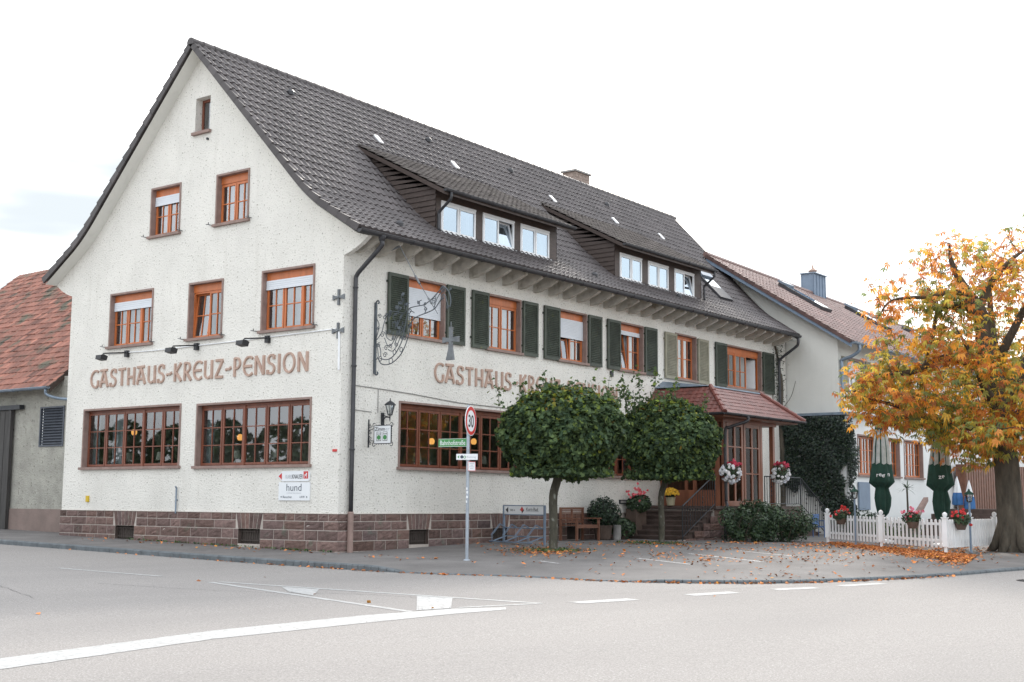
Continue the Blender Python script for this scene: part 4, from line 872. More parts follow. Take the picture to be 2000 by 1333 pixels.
# ------------------------------------------------------------------ barn on the left
t = thing('barn', (-16, 1, .1), 'grey barn with mossy red tiled roof and dark sliding door beyond the gable', 'barn')
yb = .9; xe = -12.62
b = MB(); lv = rect(-13.72, -12.5, 2.80, 3.98)
b.poly([(-22, .9), (-11.06, .9), (-11.06, 4.9), (-22, 4.9)], [lv], lambda a, z: (a, yb, z)); b.add([(-11.06, yb, -.1), (-11.06, 9, -.1), (-11.06, 9, 5), (-11.06, yb, 5)], [(0, 1, 2, 3)])
b.add([(xe+.3, yb, 4.3), (xe+.3, 12.6, 4.3), (xe+.3, 6.6, 9.8)], [(0, 1, 2)]); obj('wall', b, M['barnwall'], t)
b = MB(); b.box((-15.15, yb-.05, -.1), (-11.0, yb+.02, .9)); obj('base_course', b, M['barnbase'], t)
b = MB(); b.box((-19.5, yb-.14, .02), (-15.1, yb-.06, 3.95)); b.box((-15.22, yb-.17, .02), (-15.1, yb-.141, 3.95)); 
for x in np.arange(-19.4, -15.2, .28): b.box((x, yb-.15, .05), (x+.02, yb-.141, 3.9))
obj('sliding_door', b, M['barndoor'], t)
b = MB(); b.box((-20, yb-.2, 3.96), (-14.6, yb-.04, 4.1)); obj('door_rail', b, M['iron'], t)
b = MB(); 
for z in np.arange(2.86, 3.95, .085): b.add([(x, y, c) for x in (-13.68, -12.54) for y, c in ((yb-.01, z), (yb+.06, z+.07))], [(0, 1, 3, 2)])
for q in (((-13.74, yb-.03, 2.78), (-12.48, yb+.05, 2.83)), ((-13.74, yb-.03, 3.95), (-12.48, yb+.05, 4.0)), ((-13.74, yb-.03, 2.83), (-13.69, yb+.05, 3.95)), ((-12.53, yb-.03, 2.83), (-12.48, yb+.05, 3.95))): b.box(*q)
b.box((-13.7, yb+.07, 2.8), (-12.5, yb+.09, 3.97)); obj('louvre', b, M['louvre'], t)
y0, z0, y1, z1 = .42, 4.56, 6.6, 10.05; V = math.hypot(y1-y0, z1-z0); ny, nz_ = -(z1-z0)/V, (y1-y0)/V
va, fa, ta = tiles(lambda u, v, h: (xe-u, y0+(y1-y0)*v/V+ny*h, z0+(z1-z0)*v/V+nz_*h-.10*np.sin(u*.35+v*.3)*.4), 12, V, .20, .33, .018, .03, ns=4, jit=.007, seed=9, tv=.22)
rf = obj('roof', None, M['redtile'], t, arrays=(va, fa, ta))
b = MB(); b.add([(xe, y0, z0-.05), (xe-12, y0, z0-.05), (xe-12, y1, z1-.05), (xe, y1, z1-.05), (xe, 12.6, z0), (xe-12, 12.6, z0)], [(0, 1, 2, 3), (3, 2, 5, 4)]); b.prism([(y0, z0-.18), (y0, z0), (y1, z1), (y1, z1-.2)], xe-.0, xe+.03, lambda a, c, e: (e, a, c)); obj('roof_boarding', b, M['cladding'], t)
b = MB(); v0 = 2.4; T = lambda u, v, h: (xe-u, y0+(y1-y0)*v/V+ny*h, z0+(z1-z0)*v/V+nz_*h); b.add([T(u, v, .07) for u, v in ((.75, 2.55), (1.25, 2.55), (1.25, 2.95), (.75, 2.95))], [(0, 1, 2, 3)]); obj('glass_tile', b, M['glassroof'], rf)
gutter((xe+.05, y0-.07, z0-.02), (xe-12, y0-.07, z0-.02), .07, t, 'zinc', out=(0, -1))
b = MB(); b.tube(catmull([(-12.7, y0-.07, z0-.1), (-12.7, y0-.02, z0-.25), (-12.3, y0+.2, z0-.38), (-11.3, yb-.1, z0-.42)], 4), .045, 8); obj('downpipe', b, M['zinc'], t, smooth=True)
b = MB(); b.tube(catmull([(2*XR-.5, .55, 7.3), (2*XR-.5, .55, 7.15), (2*XR-.2, .5, 6.95), (2*XR+.1, .5, 6.9)], 4), .055, 8); obj('downpipe', b, M['gutter'], H, smooth=True)

# ------------------------------------------------------------------ entrance porch
PX = 2.38; t = thing('entrance_porch', (1.2, 16, .1), 'glazed wooden entrance porch on a stone base with hipped red tiled roof', 'porch')
b = MB(); rg = np.random.default_rng(4)
T = lambda a, d, z: (PX-d, a, z)
zt = 1.03
for k, (a, c) in enumerate(zip([zt, .82, .60, .38, .16, -.06], [.82, .60, .38, .16, -.06, -.2])):
    y = 12.05+.29*max(0, [0, 6.2, 5.2, 3.8, 2.2, .4][k] if k else 6.9); 
    y = [14.0, 13.75, 13.3, 12.75, 12.2, 12.05][k]
    while y < 20.2:
        w = rg.uniform(.35, .7); e = min(y+w, 20.2); stone(T, [(y+.008, c+.008), (e-.008, c+.008), (e-.008, a-.008), (y+.008, a-.008)], -.004, .018); y = e
obj('base', b, M['ashlar'], t)
b = MB(); b.box((.05, 14.0, -.2), (PX-.01, 20.2, zt-.02)); b.box((PX-.2, 12.05, -.2), (PX-.012, 14.0, .12)); obj('core', b, M['mortar'], t)
b = MB(); b.box((.04, 13.95, zt), (PX+.08, 20.25, zt+.10)); obj('landing', b, M['step'], t)
for k in range(7):
    b = MB(); zz = zt+.1-(k+1)*.15; y = 13.95-(k+1)*.29; b.box((.05, y, zz-.05), (PX-.06, y+.34, zz)); b.box((.06, y+.03, -.2), (PX-.1, y+.29, zz-.05)); obj('step', b, M['step'], t)
    b = MB(); y = 20.25+k*.29; b.box((.3, y, zz-.05), (PX-.06, y+.34, zz)); b.box((.31, y+.0, -.2), (PX-.1, y+.26, zz-.05)); obj('step', b, M['step'], t)
zl = zt+.1; ztop = 4.0
def post(x, y, s=.14): 
    b = MB(); b.box((x-s/2, y-s/2, zl), (x+s/2, y+s/2, ztop)); return obj('post', b, M['wooddoor'], t)
for x, y in ((PX-.08, 14.75), (PX-.08, 18.25), (PX-.08, 17.32)): post(x, y)
b = MB(); b.box((.0, 14.60, 3.78), (PX+.02, 18.4, ztop)); b.box((.0, 13.7, 3.88), (2.9, 19.0, 3.95)); obj('beam', b, M['wooddoor'], t)
b = MB(); x = PX-.05; gl = MB()
for a0, a1 in ((14.9, 16.03), (16.09, 17.24)):     # glazed leaves of the front
    for q in (((a0, zl), (a0+.12, 3.78)), ((a1-.12, zl), (a1, 3.78)), ((a0+.12, zl), (a1-.12, zl+.16)), ((a0+.12, 3.66), (a1-.12, 3.78)), (((a0+a1)/2-.05, zl+.16), ((a0+a1)/2+.05, 3.66)), ((a0+.12, zl+1.02), ((a0+a1)/2-.05, zl+1.06)), (((a0+a1)/2+.05, zl+1.02), (a1-.12, zl+1.06)), ((a0+.12, zl+1.86), ((a0+a1)/2-.05, zl+1.90)), (((a0+a1)/2+.05, zl+1.86), (a1-.12, zl+1.90))):
        b.box((x-.03, q[0][0], q[0][1]), (x+.03, q[1][0], q[1][1]))
    gl.add([(x-.005, y, z) for y, z in rect(a0+.1, a1-.1, zl+.1, 3.7)], [(0, 1, 2, 3)])
fr = obj('glazed_front', b, M['wooddoor'], t); obj('pane', gl, M['glassporch'], fr)
b = MB(); gl = MB(); y = 14.72
for a0, a1 in ((.05, .28), (.95, 1.05), (1.25, 1.37), (2.05, 2.28)): b.box((a0, y-.04, zl), (a1, y+.04, 3.78))
for z0, z1 in ((zl, zl+.5), (2.2, 2.3), (3.3, 3.4), (3.68, 3.78)): b.box((.28, y-.035, z0), (2.05, y+.035, z1))
gl.add([(a, y, z) for a, z in rect(.2, 2.1, zl+.4, 3.7)], [(0, 1, 2, 3)]); dr = obj('entrance_door', b, M['wooddoor'], t); obj('pane', gl, M['glassporch'], dr)
b = MB(); b.tube([(1.0, y-.1, zl+.9), (1.0, y-.1, zl+1.5)], .015, 6); obj('handle', b, M['steel'], dr)
b = MB(); b.box((.02, 17.30, zl), (PX-.2, 17.38, 3.78)); obj('inner_wall', b, M['plaster'], t)
b = MB(); b.box((.03, 14.8, zl), (.06, 17.28, 3.76)); b.box((.06, 17.25, zl), (PX-.25, 17.295, 3.76)); obj('added_dark_backing', b, M['teak'], t)  # dark sheets added behind the glazing, standing in for the shade inside
# porch roof: two visible hips and front
rt = thing('x', (0, 0, 0), 'x', 'x'); bpy.data.objects.remove(rt)
ex, ey0, ey1, ez = 3.02, 13.52, 19.2, 3.99; tx, ty0, ty1, tz = 2.05, 14.47, 17.9, 4.88
def porchface(p0, p1, q0, q1, seed):   # eave p0->p1, top q0->q1
    p0, p1, q0, q1 = map(np.array, (p0, p1, q0, q1)); n = np.cross(p1-p0, q0-p0); n = n/np.linalg.norm(n); n = n if n[2] > 0 else -n
    U = np.linalg.norm(p1-p0); ed = (p1-p0)/U; up = q0-p0; up = up-ed*up.dot(ed); V = np.linalg.norm(up); up = up/V
    ca = (q0-p0).dot(ed)/V; cb = (p1-q1).dot(ed)/V
    def fn(u, v, h):
        lo = ca*v; hi = U-cb*v; uu = np.clip(u, lo, np.maximum(hi, lo+.001))
        P = p0[None]+ed[None]*uu[:, None]+up[None]*v[:, None]+n[None]*h[:, None]; return P[:, 0], P[:, 1], P[:, 2]
    return tiles(fn, U, V, .19, .19, .016, .022, ns=4, seed=seed, tv=.12)
A = porchface((ex, ey0, ez), (ex, ey1, ez), (tx, ty0, tz), (tx, ty1, tz), 1); B_ = porchface((-.05, ey0, ez), (ex, ey0, ez), (-.05, ty0, tz), (tx, ty0, tz), 2); C_ = porchface((ex, ey1, ez), (-.05, ey1, ez), (tx, ty1, tz), (-.05, ty1, tz), 3)
V_ = np.concatenate([A[0], B_[0], C_[0]]); F_ = A[1]+[tuple(i+len(A[0]) for i in q) for q in B_[1]]+[tuple(i+len(A[0])+len(B_[0]) for i in q) for q in C_[1]]; T_ = np.concatenate([A[2], B_[2], C_[2]])
pr = obj('roof', None, M['porchtile'], t, arrays=(V_, F_, T_))
for p, q in (((ex, ey0, ez), (tx, ty0, tz)), ((ex, ey1, ez), (tx, ty1, tz))):
    b = MB(); p, q = Vector(p), Vector(q); n = 5
    for k in range(n):
        a = p+(q-p)*(k/n-.03); c = p+(q-p)*((k+1)/n+.02); b.tube([a+Vector((0, 0, .045)), c+Vector((0, 0, .03))], [.085, .07], 8, tint=(1.1, 1.05, 1.05))
    obj('hip_tiles', b, M['porchtile'], pr)
b = MB(); b.box((-.05, ey0+.06, ez-.06), (ex-.04, ey1-.06, ez-.02)); obj('soffit', b, M['cladding'], t)
b = MB(); b.add([(0, ty0-.05, tz+.05), (tx, ty0-.03, tz+.04), (tx, ty1+.03, tz+.04), (0, ty1+.05, tz+.05), (0, ty0+.5, 5.20), (0, ty1-.1, 5.20)], [(0, 1, 4), (1, 2, 5, 4), (2, 3, 5)]); b.box((tx-.08, ty0, tz+.0), (tx+.05, ty1, tz+.045)); obj('metal_flashing', b, M['zinc'], t)
gutter((ex+.05, ey0-.03, ez-.01), (ex+.05, ey1+.03, ez-.01), .06, t); gutter((0, ey0-.05, ez-.01), (ex+.03, ey0-.05, ez-.01), .06, t, out=(0, -1))
b = MB(); b.tube(catmull([(ex+.05, 14.95, ez-.05), (ex+.05, 14.95, ez-.2), (PX+.25, 14.6, ez-.4), (PX+.12, 14.55, ez-.6), (PX+.12, 14.55, 1.5), (PX+.12, 14.55, 1.25), (PX+.2, 14.45, 1.15), (PX+.16, 14.4, .9), (PX+.16, 14.4, .05)], 4), .05, 8); obj('downpipe', b, M['gutter'], t, smooth=True)
def railing(x, ya, yb_, za, zb, n=13, flat=None):
    b = MB(); h = .98; P = [(x, ya, za), (x, yb_, zb)]
    b.tube([(x, ya, za+h), (x, yb_, zb+h)], .022, 6); b.tube([(x, ya, za+.08), (x, yb_, zb+.08)], .016, 6)
    for k in range(n+1):
        q = k/n; y = ya+(yb_-ya)*q; z = za+(zb-za)*q; b.tube([(x, y, z+(.08 if 0 < k < n else -.1)), (x, y, z+h)], .011 if 0 < k < n else .018, 5)
        if k % 5 == 3:
            for zz in (.35, .5, .65): b.lathe([(.004, -.05), (.03, 0), (.004, .05)], (x, y, z+zz), 6)
    return obj('railing', b, M['iron'], t)
railing(PX+.02, 11.98, 14.0, .40-.26, zl-.02); railing(PX+.02, 17.45, 20.2, zl, zl, 16); railing(PX+.02, 20.25, 22.2, zl-.02, .14)

# ------------------------------------------------------------------ neighbouring wing
NX, NY = 2.22, 24.15; t = thing('neighbouring_house', (0, 32, 0), 'long cream house with reddish tiled roof and metal chimney adjoining the guesthouse', 'house')
rx, rz, ex, ez = -3.1, 11.15, 2.95, 7.24; y0, y1 = 23.72, 64
sl_ = (rz-ez)/(ex-rx); 
b = MB(); b.poly([(-9.3, 0), (NX, 0), (NX, ez+.25), (rx, rz-.25), (-9.3, 7.0)], [], lambda a, z: (a, NY+(a-NX)*-.10, z)); UW = [(25.0, 26.65), (29.5, 31.1), (33.5, 35.1), (38, 39.6)]
GW = [(25.0, 27.0), (27.1, 29.35), (29.82, 32.0), (33.2, 35.2)]
b.poly([(NY, 4.6), (63.5, 4.6), (63.5, ez+.2), (NY, ez+.2)], [rect(a, c, 5.48, 6.82) for a, c in UW], lambda a, z: (NX, a, z)); obj('wall', b, M['cream'], t)
b = MB(); GX2 = NX+.33; b.poly([(NY-.25, -.2), (63.5, -.2), (63.5, 4.5), (NY-.25, 4.5)], [rect(a, c, 2.26, 3.86) for a, c in GW], lambda a, z: (GX2, a, z)); b.add([(GX2, NY-.25, -.2), (.02, NY-.25, -.2), (.02, NY-.25, 4.5), (GX2, NY-.25, 4.5)], [(0, 1, 2, 3)]); obj('ground_floor_wall', b, M['whitewall'], t)
b = MB(); b.box((.05, NY-.42, 4.52), (GX2+.3, NY+1.6, 4.62)); b.box((GX2-.6, NY+1.6, 4.5), (GX2+.12, 63, 4.62)); obj('canopy', b, M['zinc'], t)
b = MB(); b.box((-3, NY+.4, -.1), (NX-1.6, 60, 7.0)); obj('interior', b, M['interior'], t)
V = math.hypot(ex-rx, rz-ez); nx_, nz_ = (rz-ez)/V, (ex-rx)/V
dz = lambda y: -.024*(y-y0)
va, fa, ta = tiles(lambda u, v, h: (ex+(rx-ex)*v/V+nx_*h, y0+u+0*v, ez+(rz-ez)*v/V+nz_*h+dz(y0+u)*(v/V)), y1-y0, V, .30, .36, .065, .045, ns=8, seed=21, tv=.10, power=2.2)
nr = obj('roof', None, M['ntile'], t, arrays=(va, fa, ta))
b = MB(); T = lambda a, c, e: (a, e, c); b.prism([(ex, ez-.22), (ex+.02, ez-.02), (rx, rz-.02), (rx, rz-.25)], y0-.02, y0+.03, T); obj('verge_board', b, M['bluegrey'], t)
b = MB(); k = 0.
while k < V-.1:
    vs = []
    for v, hh in ((k, .08), (k+.37, .04)):
        for h in (hh, -.08):
            for dy in (-.06, .04): vs.append((ex+(rx-ex)*v/V+nx_*h, y0+dy, ez+(rz-ez)*v/V+nz_*h))
    b.add(vs, [(0, 1, 3, 2), (4, 6, 7, 5), (0, 4, 5, 1), (2, 3, 7, 6), (0, 2, 6, 4), (1, 5, 7, 3)], 0, (.55, .5, .5)); k += .36
obj('verge_tiles', b, M['ntile'], nr)
b = MB(); b.tube([(rx, y0-.05, rz+.05), (rx, y1, rz+.05+dz(y1))], .12, 8); obj('ridge_tiles', b, M['ntile'], nr)
b = MB(); b.add([(NX-.05, y0+.05, ez+.36), (ex, y0+.05, ez-.04), (ex, y1, ez-.04), (NX-.05, y1, ez+.36)], [(0, 1, 2, 3)]); obj('soffit', b, M['rafter'], t)
b = MB(); b.add([(rx, y0, rz-.1), (rx, y1, rz-1.1), (-9.3, y1, 6.9), (-9.3, y0, 6.9)], [(0, 1, 2, 3)]); obj('rear_slope', b, M['ntile'], nr)
gutter((ex+.07, y0-.02, ez-.02), (ex+.07, y1, ez-.02), .08, t, 'zinc', br=1.2)
b = MB(); b.tube(catmull([(ex+.07, y0+.55, ez-.06), (ex+.07, y0+.55, ez-.3), (NX+.5, y0+.55, ez-.5), (NX+.11, y0+.55, ez-.62), (NX+.1, y0+.55, ez-.85), (NX+.1, y0+.55, 4.6)], 4), .065, 10); obj('downpipe', b, M['zinc'], t, smooth=True)
NT = lambda a, d, z: (NX-d, a, z); NG = lambda a, d, z: (GX2-d, a, z)
for a, c in UW: window(NT, a, c, 5.46, 6.82, t, pairs(0, .5, 1), 'white', box=.1, blind=.45, curtain=False, surround=.1)
for a, c in GW: window(NG, a, c, 2.26, 3.86, t, pairs(0, .333, .667, 1), 'orange', rows=3, curtain=False, surround=.06, glass='glassdark')
for a, c in ((24.45, 24.95), (26.75, 27.3), (28.9, 29.45), (31.2, 31.7)):
    b = MB(); b.box((NX+.02, a, 5.5), (NX+.06, c, 6.8)); 
    for z in np.arange(5.6, 6.7, .09): b.box((NX+.06, a+.06, z), (NX+.068, c-.06, z+.06))
    obj('shutter', b, M['beige'], t)
for y, v, ln in ((27.9, .82, 2.3), (35.5, .86, 2.2), (42.5, .84, 2.2)):      # roof windows
    b = MB(); T = lambda u, v_, h: (ex+(rx-ex)*v_/V+nx_*h, u, ez+(rz-ez)*v_/V+nz_*h+dz(u)*(v_/V)); v1 = v*V; v0 = v1-ln
    vs = [T(u, q, h) for h in (.06, .20) for u, q in ((y, v0), (y+1.0, v0), (y+1.0, v1), (y, v1))]; b.add(vs, [(4, 5, 6, 7), (0, 1, 5, 4), (1, 2, 6, 5), (2, 3, 7, 6), (3, 0, 4, 7)])
    s_ = obj('skylight', b, M['gutter'], t); b = MB(); b.add([T(u, q, .205) for u, q in ((y+.1, v0+.15), (y+.9, v0+.15), (y+.9, v1-.25), (y+.1, v1-.25))], [(0, 1, 2, 3)]); obj('pane', b, M['glassroof'], s_)
    b = MB(); vs = [T(u, q, h) for h in (.20, .29) for u, q in ((y-.03, v1-.22), (y+1.03, v1-.22), (y+1.03, v1+.08), (y-.03, v1+.08))]; b.add(vs, [(4, 5, 6, 7), (0, 1, 5, 4), (1, 2, 6, 5), (2, 3, 7, 6), (3, 0, 4, 7)]); obj('shutter_box', b, M['zinc'], s_)
b = MB(); cx, ca, cb, c0, c1 = -3.28, 33.8, 35.1, 9.8, 11.9
b.box((cx-.32, ca, c0), (cx+.32, cb, c1))
for y in np.linspace(ca, cb, 5): b.box((cx+.32, y-.015, c0), (cx+.35, y+.015, c1))
for x in (cx-.29, cx+.29): b.box((x-.015, ca-.025, c0), (x+.015, ca, c1))
ch = obj('chimney', b, M['bluegrey'], t); b = MB(); b.box((cx-.37, ca-.06, c1), (cx+.40, cb+.06, c1+.05)); obj('cap', b, M['zinc'], ch); b = MB(); b.lathe([(.16, 0), (.16, .12), (.24, .16), (.05, .3), (.03, .45)], (cx, (ca+cb)/2, c1+.06), 10); obj('chimney_pot', b, M['letter'], ch)
# terrace steps and plain panels at the foot of the neighbouring house
b = MB()
for k in range(5): b.box((4.3, 26.6+k*.4, -.1), (8.2-.28*k, 44, .30+k*.19))
obj('terrace', b, M['step'], t)
b = MB(); b.prism([(25.0, .1), (27.6, 1.5), (27.6, 1.35), (25.6, .1)], 4.1, 4.28, lambda a, c, e: (e, a, c)); obj('stair_cheek', b, M['stone'], t)
b = MB(); b.box((NX+.5, 35.6, .2), (NX+.9, 48, 3.0)); 
for y in np.arange(35.7, 48, .35): b.box((NX+.9, y, .3), (NX+.93, y+.25, 3.1))
obj('boarded_wall', b, M['teak'], t)
b = MB(); b.box((GX2+.02, 24.9, 1.0), (GX2+.08, 25.95, 2.05)); tag(obj('notice_board', b, M['bluegrey'], loc=(GX2, 25.4, 1.0)), 'blank grey board on the white wall between the ivy and the parasol', 'board')

# ------------------------------------------------------------------ foliage helpers (numpy)
def basis(N):
    N = N/np.linalg.norm(N, axis=1, keepdims=True); ref = np.where(np.abs(N[:, 2:3]) < .9, np.array([[0, 0, 1.]]), np.array([[1., 0, 0]]))
    A = np.cross(ref, N); A /= np.linalg.norm(A, axis=1, keepdims=True); return N, A, np.cross(N, A)
LOBED = np.array([(0, -.5, 0), (.30, -.36, .03), (.52, -.02, .07), (.22, .06, .02), (.30, .38, .03), (.0, .56, -.02), (-.30, .38, .03), (-.22, .06, .02), (-.52, -.02, .07), (-.30, -.36, .03)])
KITE = np.array([(0, -.5, 0), (.32, 0, .07), (0, .55, -.03), (-.32, 0, .07)])
def leaves(C, N, size, tint, shape, droop=None, rs=1):
    rg = np.random.default_rng(rs); n = len(C); N, A, B = basis(N); th = rg.uniform(0, 2*np.pi, n) if droop is None else droop
    c, s = np.cos(th)[:, None], np.sin(th)[:, None]; U = A*c+B*s; V = -A*s+B*c; k = len(shape); sz = np.asarray(size).reshape(-1, 1)
    P = C[:, None]+sz[:, :, None]*(U[:, None]*shape[None, :, 0:1]+V[:, None]*shape[None, :, 1:2]+N[:, None]*shape[None, :, 2:3])
    idx = np.arange(n*k).reshape(n, k); return P.reshape(-1, 3), [tuple(r) for r in idx.tolist()], np.clip(tint, .05, 4)
def palmate(C, D, size, tint, rs=1):     # chestnut leaf: five drooping leaflets fanned from the stalk; D = outward direction
    rg = np.random.default_rng(rs); n = len(C); D = D/np.linalg.norm(D, axis=1, keepdims=True); up = np.tile(np.array([[0, 0, 1.]]), (n, 1))+rg.normal(0, .45, (n, 3))
    S_ = np.cross(D, up); S_ /= np.linalg.norm(S_, axis=1, keepdims=True); Nn = np.cross(S_, D); Vs = []; T_ = []; base = 0; F_ = []
    for a in (-80, -40, 0, 40, 80):
        ca, sa = math.cos(R(a)), math.sin(R(a)); U = D*ca+S_*sa; Wd = -D*sa+S_*ca; l = (size*(1 if a == 0 else .9 if abs(a) == 40 else .65))[:, None]*.62
        tip = U*l+np.array([0, 0, -1.])*l*.35; mid = U*l*.62+Nn*l*.04; w = l*.19
        q = np.stack([C, C+mid+Wd*w, C+tip, C+mid-Wd*w], 1); Vs.append(q.reshape(-1, 3)); i = np.arange(4*n).reshape(n, 4)+base; F_ += [tuple(r) for r in i.tolist()]; base += 4*n; T_.append(tint)
    return np.concatenate(Vs), F_, np.clip(np.concatenate(T_), .05, 4)
def merge(*L_):
    V, F_, T_ = [], [], []; o = 0
    for v, f, t in L_: V.append(v); F_ += [tuple(i+o for i in q) for q in f]; T_.append(t); o += len(v)
    return np.concatenate(V), F_, np.concatenate(T_)
def tcol(n, cols, wts, rg, jit=.18):     # ratios against the material colour
    k = rg.choice(len(cols), n, p=np.array(wts)/sum(wts)); c = np.array(cols)[k]; return c*(1+rg.normal(0, jit, (n, 1)))
def lump(dirs, rg, k=11, amp=.17):
    ph = rg.normal(0, 1, (k, 3)); ph /= np.linalg.norm(ph, axis=1, keepdims=True); w = rg.uniform(-1, 1, k)
    return 1+amp*np.sum(w[None]*np.maximum(0, dirs@ph.T)**4, 1)

# ------------------------------------------------------------------ clipped ball maples
def ballmaple(base, c, rad, zlo, lab, seed, shoots, trunk_r):
    t = thing('clipped_maple_tree', base, lab, 'tree', 'clipped ball maples before the guesthouse'); rg = np.random.default_rng(seed)
    b = MB(); top = (c[0], c[1], c[2]-.35); x, y, z = base
    b.tube(catmull([(x, y, z-.1), (x, y, z+.08), (x+.01, y, z+.6), (x-.01, y+.01, z+1.3), ((x+c[0])/2, (y+c[1])/2, z+1.75), top], 4), [trunk_r*1.55, trunk_r*1.35, trunk_r*1.2, trunk_r*1.1]+[trunk_r]*17, 12)
    for k in range(9):
        a = k*.7+rg.uniform(0, .4); e = (c[0]+rad[0]*.75*math.cos(a), c[1]+rad[0]*.75*math.sin(a), c[2]+rg.uniform(-.3, .6)); m = (c[0]+.35*rad[0]*math.cos(a), c[1]+.35*rad[0]*math.sin(a), c[2]-.15)
        b.tube([(c[0], c[1], c[2]-.55+.05*k*.5), m, e], [trunk_r*.5, .03, .012], 6)
    obj('trunk', b, M['bark2'], t, smooth=True)
    n = 26000; d = rg.normal(0, 1, (n, 3)); d /= np.linalg.norm(d, axis=1, keepdims=True); r = lump(d, rg)*(1-.34*rg.random(n)**1.7)*(1+.055*np.sin(d[:, 0]*17+d[:, 1]*9+seed)*np.sin(d[:, 2]*15+d[:, 1]*12))
    r *= 1+.07*(rg.random(n) < .10)*rg.random(n)+.05*np.sin(d[:, 0]*13+seed)*np.sin(d[:, 2]*11)
    P = np.array(c)+d*np.array([rad[0], rad[0], rad[1]])*r[:, None]
    lo = zlo+.10*np.sin(P[:, 0]*5)*np.cos(P[:, 1]*4)+rg.normal(0, .05, n); keep = P[:, 2] > lo; P, d = P[keep], d[keep]; n = len(P)
    m = 2600; q = np.stack([rg.normal(0, rad[0]*.52, m), rg.normal(0, rad[0]*.52, m), np.abs(rg.normal(0, .10, m))], 1)+np.array([c[0], c[1], zlo]); q = q[np.hypot(q[:, 0]-c[0], q[:, 1]-c[1]) < rad[0]*.92]; dq = np.tile([[0, 0, -1.]], (len(q), 1))
    P = np.concatenate([P, q]); d = np.concatenate([d, dq]); n = len(P)
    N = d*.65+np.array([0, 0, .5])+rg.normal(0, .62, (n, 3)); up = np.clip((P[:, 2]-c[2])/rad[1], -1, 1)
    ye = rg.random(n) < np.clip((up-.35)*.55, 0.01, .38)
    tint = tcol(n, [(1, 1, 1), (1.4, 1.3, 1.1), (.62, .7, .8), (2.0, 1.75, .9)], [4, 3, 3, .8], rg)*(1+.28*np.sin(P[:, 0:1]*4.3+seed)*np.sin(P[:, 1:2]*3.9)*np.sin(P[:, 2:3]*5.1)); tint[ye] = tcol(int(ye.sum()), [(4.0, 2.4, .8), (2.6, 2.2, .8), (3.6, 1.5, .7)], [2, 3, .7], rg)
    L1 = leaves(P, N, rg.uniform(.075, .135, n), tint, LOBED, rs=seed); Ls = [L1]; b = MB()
    for sx, sy, sz, h, dx in shoots:       # long shoots above the clipped crown
        p0 = np.array([sx, sy, sz-.35]); p1 = np.array([sx+dx, sy+dx*.6, sz+h]); b.tube([p0, (p0+p1)/2+np.array([dx*.1, 0, .03]), p1], [.010, .007, .004], 5)
        m = int(14+40*h); u = rg.random(m)**.8; q = p0+(p1-p0)*u[:, None]+rg.normal(0, .09, (m, 3)); nn = rg.normal(0, .6, (m, 3))+np.array([0, 0, .6])
        Ls.append(leaves(q, nn, rg.uniform(.07, .13, m), tcol(m, [(1, 1, 1), (1.5, 1.4, 1), (2.2, 1.8, .8)], [4, 2, .6], rg), LOBED, rs=seed+int(h*90)))
    if b.v: obj('shoots', b, M['bark'], t)
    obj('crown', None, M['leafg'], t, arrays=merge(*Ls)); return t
rgs = np.random.default_rng(42)
sh1 = [(3.4+rgs.normal(0, .62), 4.1+rgs.normal(0, .6), 3.92, rgs.uniform(.05, .25), rgs.normal(0, .08)) for k in range(16)]+[(4.3, 4.9, 3.75, .55, .08), (4.1, 4.7, 3.8, .35, -.03), (4.45, 4.8, 3.5, .4, .02), (3.25, 3.9, 4.0, .28, -.05), (4.5, 5.0, 3.4, .35, .0)]
ballmaple((3.36, 4.0, .05), (3.52, 4.14, 2.86), (1.40, 1.08), 1.84, 'clipped ball maple with thick trunk beside the bicycle rack, nearer the road sign', 5, sh1, .105)
sh2 = [(3.1+rgs.normal(0, .6), 9.7+rgs.normal(0, .6), 4.05, rgs.uniform(.05, .3), rgs.normal(0, .1)) for k in range(18)]+[(2.35, 9.1, 4.0, .75, -.15), (2.6, 9.3, 4.1, .9, -.05), (2.9, 9.6, 4.1, .85, .02), (2.1, 8.9, 3.9, .6, -.1), (3.3, 9.9, 4.1, .55, .1), (2.5, 9.1, 4.0, .5, -.25), (4.0, 10.4, 3.9, .4, .05)]
ballmaple((3.05, 9.66, .07), (3.22, 9.8, 2.95), (1.42, 1.18), 1.88, 'clipped ball maple with thin lichened trunk and tall shoots before the entrance steps', 8, sh2, .085)

# ------------------------------------------------------------------ autumn chestnut
TB = (11.45, 13.6, -.02)
t = thing('chestnut_tree', TB, 'large horse chestnut in orange and yellow autumn leaf behind the white fence', 'tree'); rg = np.random.default_rng(31)
NODES = []; b = MB()
def limb(pts, r0_, r1_, n=5, sides=8):
    c = catmull(pts, n); rr = [r0_+(r1_-r0_)*i/(len(c)-1) for i in range(len(c))]; b.tube(c, rr, sides)
    for p, r in zip(c, rr): NODES.append((np.array(p), r))
b.tube(catmull([(11.45, 13.6, -.15), (11.44, 13.6, .15), (11.42, 13.58, .7), (11.40, 13.56, 1.4), (11.38, 13.54, 2.2), (11.30, 13.5, 3.1)], 4), [.50, .45, .41, .39, .37, .36]+[.355, .35, .345, .34, .34, .335, .33, .33, .33, .32, .32, .32, .31, .31, .30], 16)
for k in range(6):     # root flare
    a = k*1.05+.3; b.tube([(11.44+  .27*math.cos(a), 13.6+.27*math.sin(a), .75), (11.44+.40*math.cos(a), 13.6+.40*math.sin(a), .2), (11.44+.66*math.cos(a), 13.6+.66*math.sin(a), -.12)], [.10, .14, .07], 7)
